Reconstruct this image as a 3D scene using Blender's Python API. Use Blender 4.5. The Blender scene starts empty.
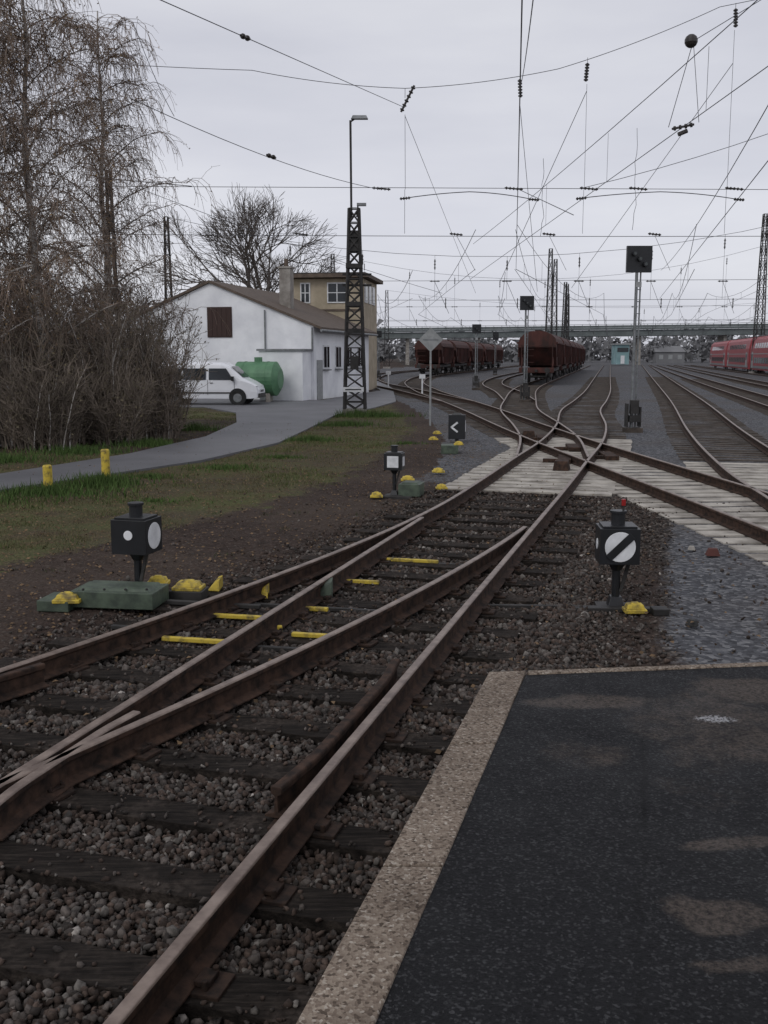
import bpy, math, random
import numpy as np
from mathutils import Vector, Matrix, noise as mn
random.seed(7); np.random.seed(7)
S = bpy.context.scene
R = math.radians

# ------------------------------------------------------------------ materials
def newmat(name):
    m = bpy.data.materials.new(name); m.use_nodes = True
    nt = m.node_tree; b = nt.nodes['Principled BSDF']
    return m, nt, b
def lk(nt, a, b): nt.links.new(a, b)
def ramp(nt, fac, stops):
    r = nt.nodes.new('ShaderNodeValToRGB')
    cr = r.color_ramp
    while len(cr.elements) > 1: cr.elements.remove(cr.elements[0])
    cr.elements[0].position = stops[0][0]; cr.elements[0].color = (*stops[0][1], 1)
    for p, c in stops[1:]:
        e = cr.elements.new(p); e.color = (*c, 1)
    lk(nt, fac, r.inputs[0]); return r.outputs[0]
def texco(nt, scale=(1, 1, 1), rot=(0, 0, 0)):
    t = nt.nodes.new('ShaderNodeTexCoord'); mp = nt.nodes.new('ShaderNodeMapping')
    mp.inputs['Scale'].default_value = scale; mp.inputs['Rotation'].default_value = rot
    lk(nt, t.outputs['Object'], mp.inputs[0]); return mp.outputs[0]
def noise(nt, co, scale, detail=5, rough=.6):
    n = nt.nodes.new('ShaderNodeTexNoise'); n.inputs['Scale'].default_value = scale
    n.inputs['Detail'].default_value = detail; n.inputs['Roughness'].default_value = rough
    lk(nt, co, n.inputs['Vector']); return n.outputs['Fac']
def voro(nt, co, scale, feature='F1'):
    n = nt.nodes.new('ShaderNodeTexVoronoi'); n.inputs['Scale'].default_value = scale
    n.feature = feature
    lk(nt, co, n.inputs['Vector']); return n
def mix(nt, fac, a, b, mode='MIX'):
    n = nt.nodes.new('ShaderNodeMix'); n.data_type = 'RGBA'; n.blend_type = mode
    for s, v in ((n.inputs[0], fac), (n.inputs[6], a), (n.inputs[7], b)):
        if isinstance(v, (int, float)): s.default_value = v
        elif isinstance(v, tuple): s.default_value = (*v, 1)
        else: lk(nt, v, s)
    return n.outputs[2]
def math_(nt, op, a, b=0, c=0, clamp=False):
    n = nt.nodes.new('ShaderNodeMath'); n.operation = op; n.use_clamp = clamp
    for i, v in enumerate((a, b, c)):
        if isinstance(v, (int, float)): n.inputs[i].default_value = v
        else: lk(nt, v, n.inputs[i])
    return n.outputs[0]
def bump(nt, b, h, strength=.5, dist=.02):
    n = nt.nodes.new('ShaderNodeBump'); n.inputs['Strength'].default_value = strength
    n.inputs['Distance'].default_value = dist
    lk(nt, h, n.inputs['Height']); lk(nt, n.outputs[0], b.inputs['Normal'])
def simple(name, c1, c2=None, scale=6, rough=.7, metal=0, bmp=0, bd=.01, sc=(1, 1, 1), rot=(0, 0, 0), spec=None, lo=.35, hi=.65):
    m, nt, b = newmat(name)
    c2 = c2 or tuple(x * .7 for x in c1)
    co = texco(nt, sc, rot); n = noise(nt, co, scale)
    lk(nt, ramp(nt, n, [(lo, c2), (hi, c1)]), b.inputs['Base Color'])
    b.inputs['Roughness'].default_value = rough; b.inputs['Metallic'].default_value = metal
    if spec is not None: b.inputs['Specular IOR Level'].default_value = spec
    if bmp: bump(nt, b, n, bmp, bd)
    return m

M = {}
M['rust'] = simple('rail_rust', (.075, .044, .031), (.020, .0145, .012), 11, .85, 0, .5, .004, spec=.2)
M['head'] = simple('rail_head', (.30, .235, .195), (.15, .11, .09), 7, .45, .35)
M['plate'] = simple('iron_plate', (.055, .034, .025), (.02, .015, .013), 20, .8, 0, spec=.2)
m, nt, b = newmat('sleeper_wood'); co = texco(nt, (1.2, 14, 8), (0, 0, R(16.2))); co2 = texco(nt)
n1 = noise(nt, co, 3.2, 6, .7); n2 = noise(nt, co2, 2.2, 4, .7); n3 = noise(nt, co2, 30, 3, .6)
c = ramp(nt, n1, [(.3, (.005, .0045, .004)), (.52, (.022, .018, .0155)), (.75, (.066, .054, .045))])
c = mix(nt, ramp(nt, n2, [(.48, (0, 0, 0)), (.68, (.85, .85, .85))]), c, mix(nt, ramp(nt, n3, [(.4, (0, 0, 0)), (.6, (1, 1, 1))]), (.030, .023, .019), (.088, .071, .060)))
lk(nt, c, b.inputs['Base Color']); b.inputs['Roughness'].default_value = .9; b.inputs['Specular IOR Level'].default_value = .12
bump(nt, b, math_(nt, 'ADD', n1, math_(nt, 'MULTIPLY', n3, .3)), 1, .015); M['wood'] = m
M['conc'] = simple('concrete_sleeper', (.48, .445, .39), (.17, .148, .128), 2.2, .9, 0, .2, lo=.3, hi=.6)
M['oldsl'] = simple('weathered_sleeper', (.11, .09, .075), (.05, .042, .036), 3, .9, spec=.2)
M['black'] = simple('black_enamel', (.014, .015, .018), (.008, .009, .010), 5, .4)
M['white'] = simple('white_enamel', (.78, .79, .80), (.58, .59, .60), 7, .45)
M['yellow'] = simple('yellow_paint', (.58, .43, .05), (.16, .12, .04), 12, .6, bmp=.2, bd=.003, lo=.34, hi=.54)
M['green'] = simple('grey_green_paint', (.085, .115, .078), (.04, .055, .04), 9, .6, bmp=.2)
M['galv'] = simple('galvanised_steel', (.26, .27, .28), (.16, .17, .17), 6, .5, .5)
M['grey'] = simple('sign_back_grey', (.33, .34, .34), (.24, .25, .25), 6, .6)
M['dsteel'] = simple('dark_steel', (.045, .042, .040), (.020, .019, .018), 4, .65, .2)
M['wire'] = simple('wire_metal', (.10, .10, .11), (.06, .06, .07), 4, .6, .2)
M['insul'] = simple('brown_insulator', (.035, .028, .025), (.02, .017, .015), 5, .4)
M['rubber'] = simple('rubber', (.02, .02, .02), (.012, .012, .012), 5, .8)
M['glass'] = simple('dark_glass', (.02, .025, .03), (.012, .015, .018), 2, .08)
M['render'] = simple('white_render', (.88, .89, .91), (.72, .73, .76), .9, .85, 0, .1)
M['cream'] = simple('cream_render', (.46, .39, .29), (.33, .28, .2), 1.2, .85)
M['roof'] = simple('brown_roof_tile', (.135, .10, .075), (.075, .056, .044), 3, .8, 0, .5, .04, sc=(1, 3, 1))
M['boards'] = simple('brown_boards', (.05, .022, .016), (.028, .014, .011), 5, .7, sc=(8, 1, 1))
M['bridge'] = simple('weathered_bridge_paint', (.15, .17, .17), (.10, .115, .115), .5, .8)
M['wagon'] = simple('oxide_red_wagon', (.105, .040, .033), (.042, .025, .022), 1.3, .75, sc=(1, 1, .4), spec=.25)
M['trainred'] = simple('train_red', (.33, .045, .055), (.25, .04, .045), 2, .5)
M['carpaint'] = simple('white_car_paint', (.82, .83, .86), (.76, .77, .80), 1, .22)
M['lamp'] = simple('clear_lens', (.45, .45, .48), (.3, .3, .33), 3, .1)
M['lens'] = simple('signal_lens', (.05, .06, .06), (.03, .035, .035), 3, .1)
M['redlens'] = simple('red_lens', (.45, .02, .02), (.25, .02, .02), 3, .2)
M['tank'] = simple('green_tank', (.11, .25, .13), (.07, .17, .09), 2, .55)
M['bark'] = simple('bark', (.13, .11, .096), (.06, .05, .044), 9, .9)
M['birch'] = simple('birch_bark', (.50, .47, .44), (.14, .12, .105), 3, .85, sc=(1, 1, 2.2), lo=.42, hi=.52)
M['twig'] = simple('brown_twig', (.27, .20, .155), (.14, .105, .082), 1.2, .9)
M['twig2'] = simple('shrub_twig', (.25, .205, .165), (.11, .088, .070), .8, .9)
M['leafy'] = simple('yellow_birch_leaf', (.30, .20, .09), (.17, .115, .06), 1.1, .8)
M['leafb'] = simple('brown_shrub_leaf', (.15, .125, .075), (.075, .063, .042), .8, .85)
M['far'] = simple('hazed_distance', (.22, .22, .225), (.15, .15, .155), .12, .95)  # pale grey: distance haze painted into the colour of far trees, sheds, bank
M['teal'] = simple('teal_cladding', (.26, .40, .42), (.18, .29, .30), .5, .7)
M['brickc'] = simple('chimney_plaster', (.35, .33, .30), (.2, .18, .16), 2, .9)

def attrmat(name, rough=.85, att='col', spec=.2):
    m, nt, b = newmat(name)
    a = nt.nodes.new('ShaderNodeAttribute'); a.attribute_name = att
    lk(nt, a.outputs['Color'], b.inputs['Base Color'])
    b.inputs['Roughness'].default_value = rough; b.inputs['Specular IOR Level'].default_value = spec
    return m
M['stone'] = attrmat('ballast_stone', .85)
M['blade'] = attrmat('grass_blade', .8)
nt = M['stone'].node_tree; b = nt.nodes['Principled BSDF']
a = [n for n in nt.nodes if n.type == 'ATTRIBUTE'][0]
n_ = noise(nt, texco(nt), 45, 3)
lk(nt, mix(nt, 1.0, a.outputs['Color'], ramp(nt, n_, [(.3, (.5, .5, .5)), (.7, (1.4, 1.4, 1.4))]), 'MULTIPLY'), b.inputs['Base Color'])

# ------------------------------------------------------------------ mesh builder
class MB:
    def __init__(s, T=None):
        s.v = []; s.f = []; s.m = []; s.mats = []; s.T = T
    def mi(s, k):
        m = M[k]
        if m not in s.mats: s.mats.append(m)
        return s.mats.index(m)
    def add(s, vs, fs, k):
        o = len(s.v); T = s.T
        if T is not None: vs = [T @ Vector(p) for p in vs]
        s.v.extend([tuple(p) for p in vs])
        i = s.mi(k)
        for f in fs:
            s.f.append(tuple(j + o for j in f)); s.m.append(i)
    def box(s, c, sz, k, rz=0, tilt=None, top=1.0):
        x, y, z = sz[0] / 2, sz[1] / 2, sz[2] / 2
        vs = [Vector((-x, -y, -z)), Vector((x, -y, -z)), Vector((x, y, -z)), Vector((-x, y, -z)),
              Vector((-x * top, -y * top, z)), Vector((x * top, -y * top, z)), Vector((x * top, y * top, z)), Vector((-x * top, y * top, z))]
        Rm = Matrix.Rotation(rz, 3, 'Z')
        if tilt: Rm = Rm @ Matrix.Rotation(tilt[1], 3, tilt[0])
        c = Vector(c)
        s.add([Rm @ p + c for p in vs], [(0, 3, 2, 1), (4, 5, 6, 7), (0, 1, 5, 4), (1, 2, 6, 5), (2, 3, 7, 6), (3, 0, 4, 7)], k)
    def cyl(s, p0, p1, r0, k, r1=None, n=8, caps=True):
        r1 = r0 if r1 is None else r1
        p0 = Vector(p0); p1 = Vector(p1); d = (p1 - p0)
        if d.length < 1e-6: return
        d.normalize()
        u = d.cross(Vector((0, 0, 1)))
        if u.length < .01: u = Vector((1, 0, 0))
        u.normalize(); w = d.cross(u)
        vs = []
        for p, r in ((p0, r0), (p1, r1)):
            for i in range(n):
                a = 2 * math.pi * (i + .5) / n
                vs.append(p + u * (math.cos(a) * r) + w * (math.sin(a) * r))
        fs = [(i, i + n, (i + 1) % n + n, (i + 1) % n) for i in range(n)]
        if caps: fs += [tuple(range(n)), tuple(reversed(range(n, 2 * n)))]
        s.add(vs, fs, k)
    def ball(s, c, r, k, n=14, sq=1):
        c = Vector(c); vs = []; m_ = n // 2
        for j in range(m_ + 1):
            t = math.pi * (j + .02) / (m_ + .04)
            for i in range(n):
                a = 2 * math.pi * i / n; vs.append(c + Vector((r * math.sin(t) * math.cos(a), r * math.sin(t) * math.sin(a), r * sq * math.cos(t))))
        fs = [(j * n + i, (j + 1) * n + i, (j + 1) * n + (i + 1) % n, j * n + (i + 1) % n) for j in range(m_) for i in range(n)]
        s.add(vs, fs, k)
    def chain(s, pts, r0, r1, k, n=3):
        vs = []; N = len(pts)
        for j, p in enumerate(pts):
            d = (pts[min(j + 1, N - 1)] - pts[max(j - 1, 0)])
            if d.length < 1e-6: d = Vector((0, 0, 1))
            d.normalize(); u = d.cross(Vector((.31, .2, .93)))
            if u.length < .05: u = d.cross(Vector((1, 0, 0)))
            u.normalize(); w = d.cross(u); r = r0 + (r1 - r0) * j / (N - 1)
            for i in range(n):
                a = 2 * math.pi * i / n
                vs.append(p + u * (math.cos(a) * r) + w * (math.sin(a) * r))
        fs = []
        for j in range(N - 1):
            for i in range(n):
                i2 = (i + 1) % n
                fs.append((j * n + i, j * n + i2, (j + 1) * n + i2, (j + 1) * n + i))
        s.add(vs, fs, k)
    def prism(s, poly, z0, z1, k):
        n = len(poly)
        vs = [(p[0], p[1], z0) for p in poly] + [(p[0], p[1], z1) for p in poly]
        fs = [tuple(reversed(range(n))), tuple(range(n, 2 * n))] + [(i, (i + 1) % n, (i + 1) % n + n, i + n) for i in range(n)]
        s.add(vs, fs, k)
    def disc(s, c, nrm, r, k, n=20, th=.006):
        nrm = Vector(nrm).normalized(); c = Vector(c)
        s.cyl(c, c + nrm * th, r, k, n=n)
    def sweep(s, prof, pts, ks, off=0, z=0):
        n = len(prof); N = len(pts); vs = []
        for j, (x, y) in enumerate(pts):
            a = pts[max(j - 1, 0)]; c = pts[min(j + 1, N - 1)]
            tx, ty = c[0] - a[0], c[1] - a[1]; L = math.hypot(tx, ty); tx /= L; ty /= L
            nx, ny = ty, -tx
            for (px, pz) in prof:
                vs.append((x + nx * (px + off), y + ny * (px + off), pz + z))
        groups = {}
        for j in range(N - 1):
            for i in range(n):
                i2 = (i + 1) % n
                groups.setdefault(ks[i], []).append((j * n + i, (j + 1) * n + i, (j + 1) * n + i2, j * n + i2))
        groups.setdefault(ks[0], []).append(tuple(range(n)))
        groups[ks[0]].append(tuple(reversed(range((N - 1) * n, N * n))))
        o = len(s.v)
        s.v.extend(vs if s.T is None else [tuple(s.T @ Vector(p)) for p in vs])
        for k, fs in groups.items():
            i = s.mi(k)
            for f in fs: s.f.append(tuple(q + o for q in f)); s.m.append(i)
    def build(s, name, parent=None, smooth=False, bevel=0):
        me = bpy.data.meshes.new(name); me.from_pydata(s.v, [], s.f)
        for m in s.mats: me.materials.append(m)
        me.polygons.foreach_set('material_index', s.m)
        if smooth: me.polygons.foreach_set('use_smooth', [True] * len(s.f))
        me.update()
        ob = bpy.data.objects.new(name, me); S.collection.objects.link(ob)
        if parent: ob.parent = parent
        if bevel:
            bm = ob.modifiers.new('bevel', 'BEVEL'); bm.width = bevel; bm.segments = 2; bm.limit_method = 'ANGLE'
        return ob
def np_mesh(name, V, F, mat, col=None):
    me = bpy.data.meshes.new(name)
    nv = len(V); nf = len(F); k = F.shape[1]
    me.vertices.add(nv); me.vertices.foreach_set('co', V.astype(np.float32).ravel())
    me.loops.add(nf * k); me.loops.foreach_set('vertex_index', F.astype(np.int32).ravel())
    me.polygons.add(nf); me.polygons.foreach_set('loop_start', np.arange(0, nf * k, k, dtype=np.int32))
    me.polygons.foreach_set('loop_total', np.full(nf, k, dtype=np.int32))
    me.update(calc_edges=True); me.validate()
    if col is not None:
        at = me.attributes.new('col', 'FLOAT_COLOR', 'POINT')
        c4 = np.ones((nv, 4), dtype=np.float32); c4[:, :3] = col
        at.data.foreach_set('color', c4.ravel())
    me.materials.append(mat)
    ob = bpy.data.objects.new(name, me); S.collection.objects.link(ob); return ob
def empty(name, loc=(0, 0, 0)):
    e = bpy.data.objects.new(name, None); S.collection.objects.link(e); return e

# ------------------------------------------------------------------ layout functions
def sm(a, b, x):
    t = max(0, min(1, (x - a) / (b - a))); return t * t * (3 - 2 * t)
def d2(Y):
    if Y >= 15: return 0
    if Y >= 5: return .0156 * (15 - Y) ** 2
    return 1.56 + .312 * (5 - Y)
def cx1(Y): return -2.48 + .29 * Y - .07 * sm(5, 2, Y) if Y < 5 else -2.48 + .29 * Y
def tw(x, y): return .2785 * (x + 2.48) + .9604 * y, .9604 * (x + 2.48) - .2785 * y
def ipl(Y, tab):
    return float(np.interp(Y, [t[0] for t in tab], [t[1] for t in tab]))
XAt = [(0, -6.5), (5, -3.4), (8, -1.75), (11, -.35), (15, 1.05), (20, 2.5), (25, 3), (31, 3.2), (39, 3), (47, 2.6), (63, 1.2), (85, -.8), (113, -3), (160, -3), (400, 40)]
XGt = [(0, -8), (5, -6.4), (8, -5), (10.5, -3.9), (14.2, -1.9), (18.3, -.5), (24, .5), (31, 1.2), (47, .8), (60, -.2), (100, -4), (400, -30)]
def hz(x, y):
    t, w = tw(x, y)
    wl = -(d2(y) * .96 + .75)
    bed = sm(wl - 1.3, wl - .6, w) * (1 - sm(1.15, 1.6, w)) * (1 - sm(14.5, 16.5, y))
    base = -.015 + .025 * mn.noise(Vector((x * .7, y * .7, 0))) + .012 * mn.noise(Vector((x * 3, y * 3, 5)))
    return base * (1 - bed) + (-.065 + .035 * mn.noise(Vector((x * 2.2, y * 2.2, 9)))) * bed
ROAD = [(-16, 1), (-10.5, 9.5), (-6.46, 16.7), (-3.97, 21.5), (-2.75, 26), (-2.3, 32), (-1.9, 38), (-.4, 44), (.6, 50), (.6, 70), (-.6, 100),
        (-3.5, 100), (-1, 78), (-.2, 66), (-3.2, 51.5), (-14, 54), (-14, 45), (-8, 44.5), (-5.9, 40), (-5.0, 34), (-5.0, 28), (-5.9, 23), (-7.4, 18.9), (-12, 11), (-18, 1)]
def inpoly(x, y, P):
    c = False; j = len(P) - 1
    for i in range(len(P)):
        if (P[i][1] > y) != (P[j][1] > y) and x < (P[j][0] - P[i][0]) * (y - P[i][1]) / (P[j][1] - P[i][1]) + P[i][0]: c = not c
        j = i
    return c
def zones(x, y):
    t, w = tw(x, y)
    dl = ipl(y, XAt) - x
    g = sm(-.5, 1.3, ipl(y, XGt) - x)
    if y > 120: g *= 1 - sm(120, 160, y) * .6
    so = sm(.5, 1.1, dl) if x < 5 else 0
    dr = w - .75
    gr = sm(1.2, 2.1, dr) * sm(6.5, 8.0, y + (x - 2) * .5) if dr > 0 else 0
    if dr > 0:
        so = max(so, sm(.9, 1.5, dr) * (1 - sm(10, 13, y)) * .85 * (1 - gr))
    if y > 15 and dl < 1.5: gr = max(gr, .75 * sm(15, 20, y))
    if -14 < x < -4.5 and 23.5 < y < 36: so = max(so, .8); g *= .35
    return g, so, gr

# ------------------------------------------------------------------ ground
def axis(lo, hi, step, far_lo, far_hi, gr=1.25):
    a = list(np.arange(lo, hi + 1e-6, step)); s = step; x = hi
    while x < far_hi: s *= gr; x += s; a.append(x)
    s = step; x = lo
    while x > far_lo: s *= gr; x -= s; a.insert(0, x)
    return a
xs = axis(-13, 12, .16, -1800, 1800, 1.12); ys = axis(1.5, 48, .18, -60, 3000, 1.09)
nx, ny = len(xs), len(ys)
V = np.zeros((nx * ny, 3)); C = np.zeros((nx * ny, 3)); q = 0
for y in ys:
    for x in xs:
        V[q] = (x, y, hz(x, y) if (abs(x) < 80 and y < 300) else -.02); C[q] = zones(x, y); q += 1
ii, jj = np.meshgrid(np.arange(nx - 1), np.arange(ny - 1)); k0 = (jj * nx + ii).ravel()
F = np.stack([k0, k0 + 1, k0 + nx + 1, k0 + nx], 1)
gm, nt, b = newmat('ground_mix')
a = nt.nodes.new('ShaderNodeAttribute'); a.attribute_name = 'col'
sep = nt.nodes.new('ShaderNodeSeparateColor'); lk(nt, a.outputs['Color'], sep.inputs[0])
co = texco(nt)
nb = noise(nt, co, 1.3, 5, .7); nf_ = noise(nt, co, 7, 4, .7); nff = noise(nt, co, 40, 2, .7); nbig = noise(nt, co, .25, 3, .6)
v1 = voro(nt, co, 24); v2 = voro(nt, co, 45)
def vcol(v):
    s_ = nt.nodes.new('ShaderNodeSeparateColor'); lk(nt, v.outputs['Color'], s_.inputs[0]); return s_.outputs[0]
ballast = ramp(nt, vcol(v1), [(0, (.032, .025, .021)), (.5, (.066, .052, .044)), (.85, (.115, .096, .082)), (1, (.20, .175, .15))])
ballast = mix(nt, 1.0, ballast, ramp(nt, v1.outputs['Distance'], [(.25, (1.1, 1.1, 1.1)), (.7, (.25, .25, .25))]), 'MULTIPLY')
soil = ramp(nt, nf_, [(.3, (.026, .019, .016)), (.7, (.070, .049, .040))])
soil = mix(nt, ramp(nt, nbig, [(.45, (0, 0, 0)), (.6, (.5, .5, .5))]), soil, (.085, .064, .050))
soil = mix(nt, ramp(nt, vcol(v2), [(.86, (0, 0, 0)), (.93, (.6, .6, .6))]), soil, (.12, .10, .085))
grey = ramp(nt, vcol(v1), [(0, (.055, .056, .061)), (.6, (.105, .107, .117)), (1, (.22, .22, .225))])
grey = mix(nt, ramp(nt, nbig, [(.45, (0, 0, 0)), (.64, (.45, .45, .45))]), grey, (.10, .083, .072))
grassc = ramp(nt, nb, [(.30, (.060, .045, .032)), (.42, (.088, .074, .04)), (.54, (.090, .097, .041)), (.7, (.078, .098, .036))])
grassc = mix(nt, 1.0, grassc, ramp(nt, nff, [(.3, (.5, .5, .5)), (.7, (1.35, 1.35, 1.3))]), 'MULTIPLY')
grassc = mix(nt, ramp(nt, nbig, [(.40, (.75, .75, .75)), (.56, (0, 0, 0))]), grassc, (.075, .060, .043))
grassc = mix(nt, ramp(nt, vcol(v2), [(.84, (0, 0, 0)), (.9, (.7, .7, .7))]), grassc, (.16, .11, .065))
def thr(w_, amt=.9):
    m_ = math_(nt, 'ADD', math_(nt, 'MULTIPLY', math_(nt, 'SUBTRACT', nb, .5), amt), w_)
    m_ = math_(nt, 'ADD', m_, math_(nt, 'MULTIPLY', math_(nt, 'SUBTRACT', nff, .5), .5))
    n = nt.nodes.new('ShaderNodeMapRange'); n.interpolation_type = 'SMOOTHSTEP'
    lk(nt, m_, n.inputs[0]); n.inputs[1].default_value = .35; n.inputs[2].default_value = .65; return n.outputs[0]
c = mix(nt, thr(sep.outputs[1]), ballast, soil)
c = mix(nt, thr(sep.outputs[2]), c, grey)
c = mix(nt, thr(sep.outputs[0], 1.7), c, grassc)
lk(nt, c, b.inputs['Base Color']); b.inputs['Roughness'].default_value = .95; b.inputs['Specular IOR Level'].default_value = .12
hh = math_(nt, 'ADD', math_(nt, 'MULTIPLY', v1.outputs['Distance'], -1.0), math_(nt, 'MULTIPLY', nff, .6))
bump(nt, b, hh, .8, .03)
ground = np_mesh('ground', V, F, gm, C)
ground.data.polygons.foreach_set('use_smooth', [True] * len(F))

# road
rm, nt, b = newmat('worn_asphalt'); co = texco(nt)
n1 = noise(nt, co, .5, 5); n2 = noise(nt, co, 60, 3)
c = ramp(nt, n1, [(.3, (.10, .10, .108)), (.7, (.155, .155, .165))])
c = mix(nt, 1.0, c, ramp(nt, n2, [(.3, (.7, .7, .7)), (.7, (1.25, 1.25, 1.25))]), 'MULTIPLY')
lk(nt, c, b.inputs['Base Color']); b.inputs['Roughness'].default_value = .6
bump(nt, b, n2, .3, .005); M['road'] = rm
mb = MB(); mb.prism(ROAD, -.1, .035, 'road'); mb.build('access_road')

# ------------------------------------------------------------------ tracks
PROF = [(-.064, 0), (.064, 0), (.064, .012), (.012, .03), (.008, .115), (.030, .125), (.030, .152), (.024, .162), (-.024, .162), (-.030, .152), (-.030, .125), (-.008, .115), (-.012, .03), (-.064, .012)]
PK = ['rust'] * 14
for i in (6, 7, 8): PK[i] = 'head'
def catmull(P, step=.5):
    P = [np.array(p, float) for p in P]; P = [2 * P[0] - P[1]] + P + [2 * P[-1] - P[-2]]; out = []
    for i in range(1, len(P) - 2):
        L = np.linalg.norm(P[i + 1] - P[i]); st = step if P[i][1] < 60 else step * 5
        n = max(2, int(L / st))
        for j in range(n):
            t = j / n; a, b_, c_, d_ = P[i - 1], P[i], P[i + 1], P[i + 2]
            out.append(tuple(.5 * ((2 * b_) + (c_ - a) * t + (2 * a - 5 * b_ + 4 * c_ - d_) * t * t + (3 * b_ - a - 3 * c_ + d_) * t ** 3)))
    out.append(tuple(P[-2])); return out
def along(pts, spacing, y0, y1):
    P = np.array(pts); L = np.concatenate([[0], np.cumsum(np.linalg.norm(np.diff(P, axis=0), axis=1))]); res = []
    for s in np.arange(spacing / 2, L[-1], spacing):
        x, y = np.interp(s, L, P[:, 0]), np.interp(s, L, P[:, 1])
        if not y0 <= y <= y1: continue
        xa, ya = np.interp(s + .3, L, P[:, 0]), np.interp(s + .3, L, P[:, 1]); xb, yb = np.interp(s - .3, L, P[:, 0]), np.interp(s - .3, L, P[:, 1])
        h = math.hypot(xa - xb, ya - yb); res.append((x, y, (xa - xb) / h, (ya - yb) / h))
    return res
def sleepers(mb, pts, y0, y1, k, L=2.6, w=.27, sp=.6, top=0.0):
    for (x, y, dx, dy) in along(pts, sp, y0, y1):
        rz = math.atan2(dy, dx) - math.pi / 2
        mb.box((x, y, top - .08 + random.uniform(-.003, .003)), (L + random.uniform(-.04, .04), w, .16), k, rz + random.uniform(-.01, .01))
def fasten(mb, x, y, rz):
    mb.box((x, y, .007), (.34, .15, .02), 'plate', rz)
    for sx in (-.105, .105):
        c_, s_ = math.cos(rz), math.sin(rz)
        for sy in (-.045, .045):
            px, py = x + sx * c_ - sy * s_, y + sx * s_ + sy * c_
            mb.cyl((px, py, .015), (px, py, .055), .014, 'plate', n=6)
        mb.box((x + sx * .85 * c_, y + sx * .85 * s_, .033), (.06, .09, .022), 'plate', rz)

T1 = catmull([(-2.48 - 6 * .29, -6), (-2.48, 0), (-2.48 + .29 * 8, 8), (-2.48 + .29 * 16, 16), (3.4, 20.4), (4.75, 25.2), (6.1, 31), (7.75, 39.5), (10.0, 48.6), (13.4, 63), (19.2, 89), (33.5, 153), (53, 240)])
def cx1(Y): return -2.48 + .29 * Y
T2 = catmull([(cx1(Y) - d2(Y), Y) for Y in (-4, -1, 2, 5, 6.5, 8, 9.5, 11, 12.5, 14, 15)], .4)
mb = MB()
mb.sweep(PROF, T1, PK, .75, .012)
A = [p for p in T2 if p[1] < 14.9] + [p for p in T1 if p[1] >= 15]
mb.sweep(PROF, A, PK, -.75, .012)
mb.sweep(PROF, [p for p in T1 if p[1] < 12.9], PK, -.75, .012)
mb.sweep(PROF, [p for p in T2 if p[1] < 12.9], PK, .75, .012)
def seg(ya, yb, f, off, flare=.06):
    pts = []
    for i in range(13):
        t = i / 12; Y = ya + (yb - ya) * t
        fl = flare * (max(0, .2 - t) + max(0, t - .8)) / .2
        x = f(Y); pts.append((x + (off + (-fl if off < 0 else fl)) * 1.04, Y))
    return pts
mb.sweep(PROF, seg(4.6, 6.7, lambda Y: cx1(Y) + .78, -.11, .045), ['rust'] * 14, 0, .025)
mb.sweep(PROF, seg(4.6, 6.6, lambda Y: cx1(Y) - d2(Y) - .84, .12, .045), ['rust'] * 14, 0, .025)
mb.sweep(PROF, seg(4.4, 5.7, lambda Y: cx1(Y) - .78, .10, .03), PK, 0, .012)
for i in range(-8, 27):
    t = i * .62 + random.uniform(-.025, .025)
    y = t * .9604; wl = d2(y - .2) * .96 + .75 + .55 + random.uniform(0, .2); wr = 1.22 + random.uniform(0, .2)
    cw = (wr - wl) / 2; L = wl + wr
    x0, y0 = -2.48 + .2785 * t, .9604 * t
    c_ = (x0 + .9604 * cw, y0 - .2785 * cw)
    mb.box((c_[0], c_[1], -.08 + random.uniform(-.006, .002)), (L, random.uniform(.215, .25), .16), 'wood', R(-16.2) + random.uniform(-.008, .008))
    for off in (-.75, .75):
        fasten(mb, x0 + .9604 * off, y0 - .2785 * off, R(-16.2))
    yy = y0 + .1
    for off in (-.75, .75):
        if d2(yy) > .16 and d2(yy) < 3:
            ww = off - d2(yy) * .96 + (-.04 if off < 0 else .04) * d2(yy)
            fasten(mb, x0 + .9604 * ww, y0 - .2785 * ww, R(-16.2 - 10 * (15 - yy) / 10))
mb.build('railway_turnout', bevel=.004)

mb = MB()
sleepers(mb, T1, 16.4, 27.5, 'conc', 2.9, .34, .5, .01)
sleepers(mb, T1, 27.5, 110, 'oldsl')
mb.build('railway_track')
def track(P, y0, y1, conc=None, rails=True, L=2.6):
    pts = catmull(P); mb = MB()
    mb.sweep(PROF, pts, PK, .75, .012); mb.sweep(PROF, pts, PK, -.75, .012)
    if conc:
        sleepers(mb, pts, conc[0], conc[1], 'conc', L, .34, .5, .006)
        if y0 < conc[0]: sleepers(mb, pts, y0, conc[0], 'oldsl', top=-.006)
        sleepers(mb, pts, conc[1], y1, 'oldsl', top=.003)
    else: sleepers(mb, pts, y0, y1, 'oldsl', top=.003)
    mb.build('railway_track'); return pts
X1 = track([(5.9, 2), (5.6, 9), (5.25, 14.6), (4.85, 20), (4.5, 25), (4.2, 31), (3.9, 39), (3.5, 47), (2.6, 63), (2.6, 85), (5.4, 113), (14, 153), (33, 238)], 2, 110, (2, 28))
W2 = track([(3.55, 21), (4.3, 26), (4.75, 31), (5.35, 39.5), (6.5, 48), (8.8, 63), (12.0, 79), (21, 119), (47, 234)], 29, 79, None)
R1 = track([(5.9, 11), (6.45, 14.5), (7.3, 19.3), (9.5, 28.75), (14.6, 48.6), (24.6, 89), (62, 240)], 22, 110, (17, 21.5))
R2 = track([(7.5, 3), (17.3, 43.6), (28, 89), (64, 240)], 12, 100)
R3 = track([(13, 3), (21.8, 43.6), (32, 89), (68, 240)], 30, 100)
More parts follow.
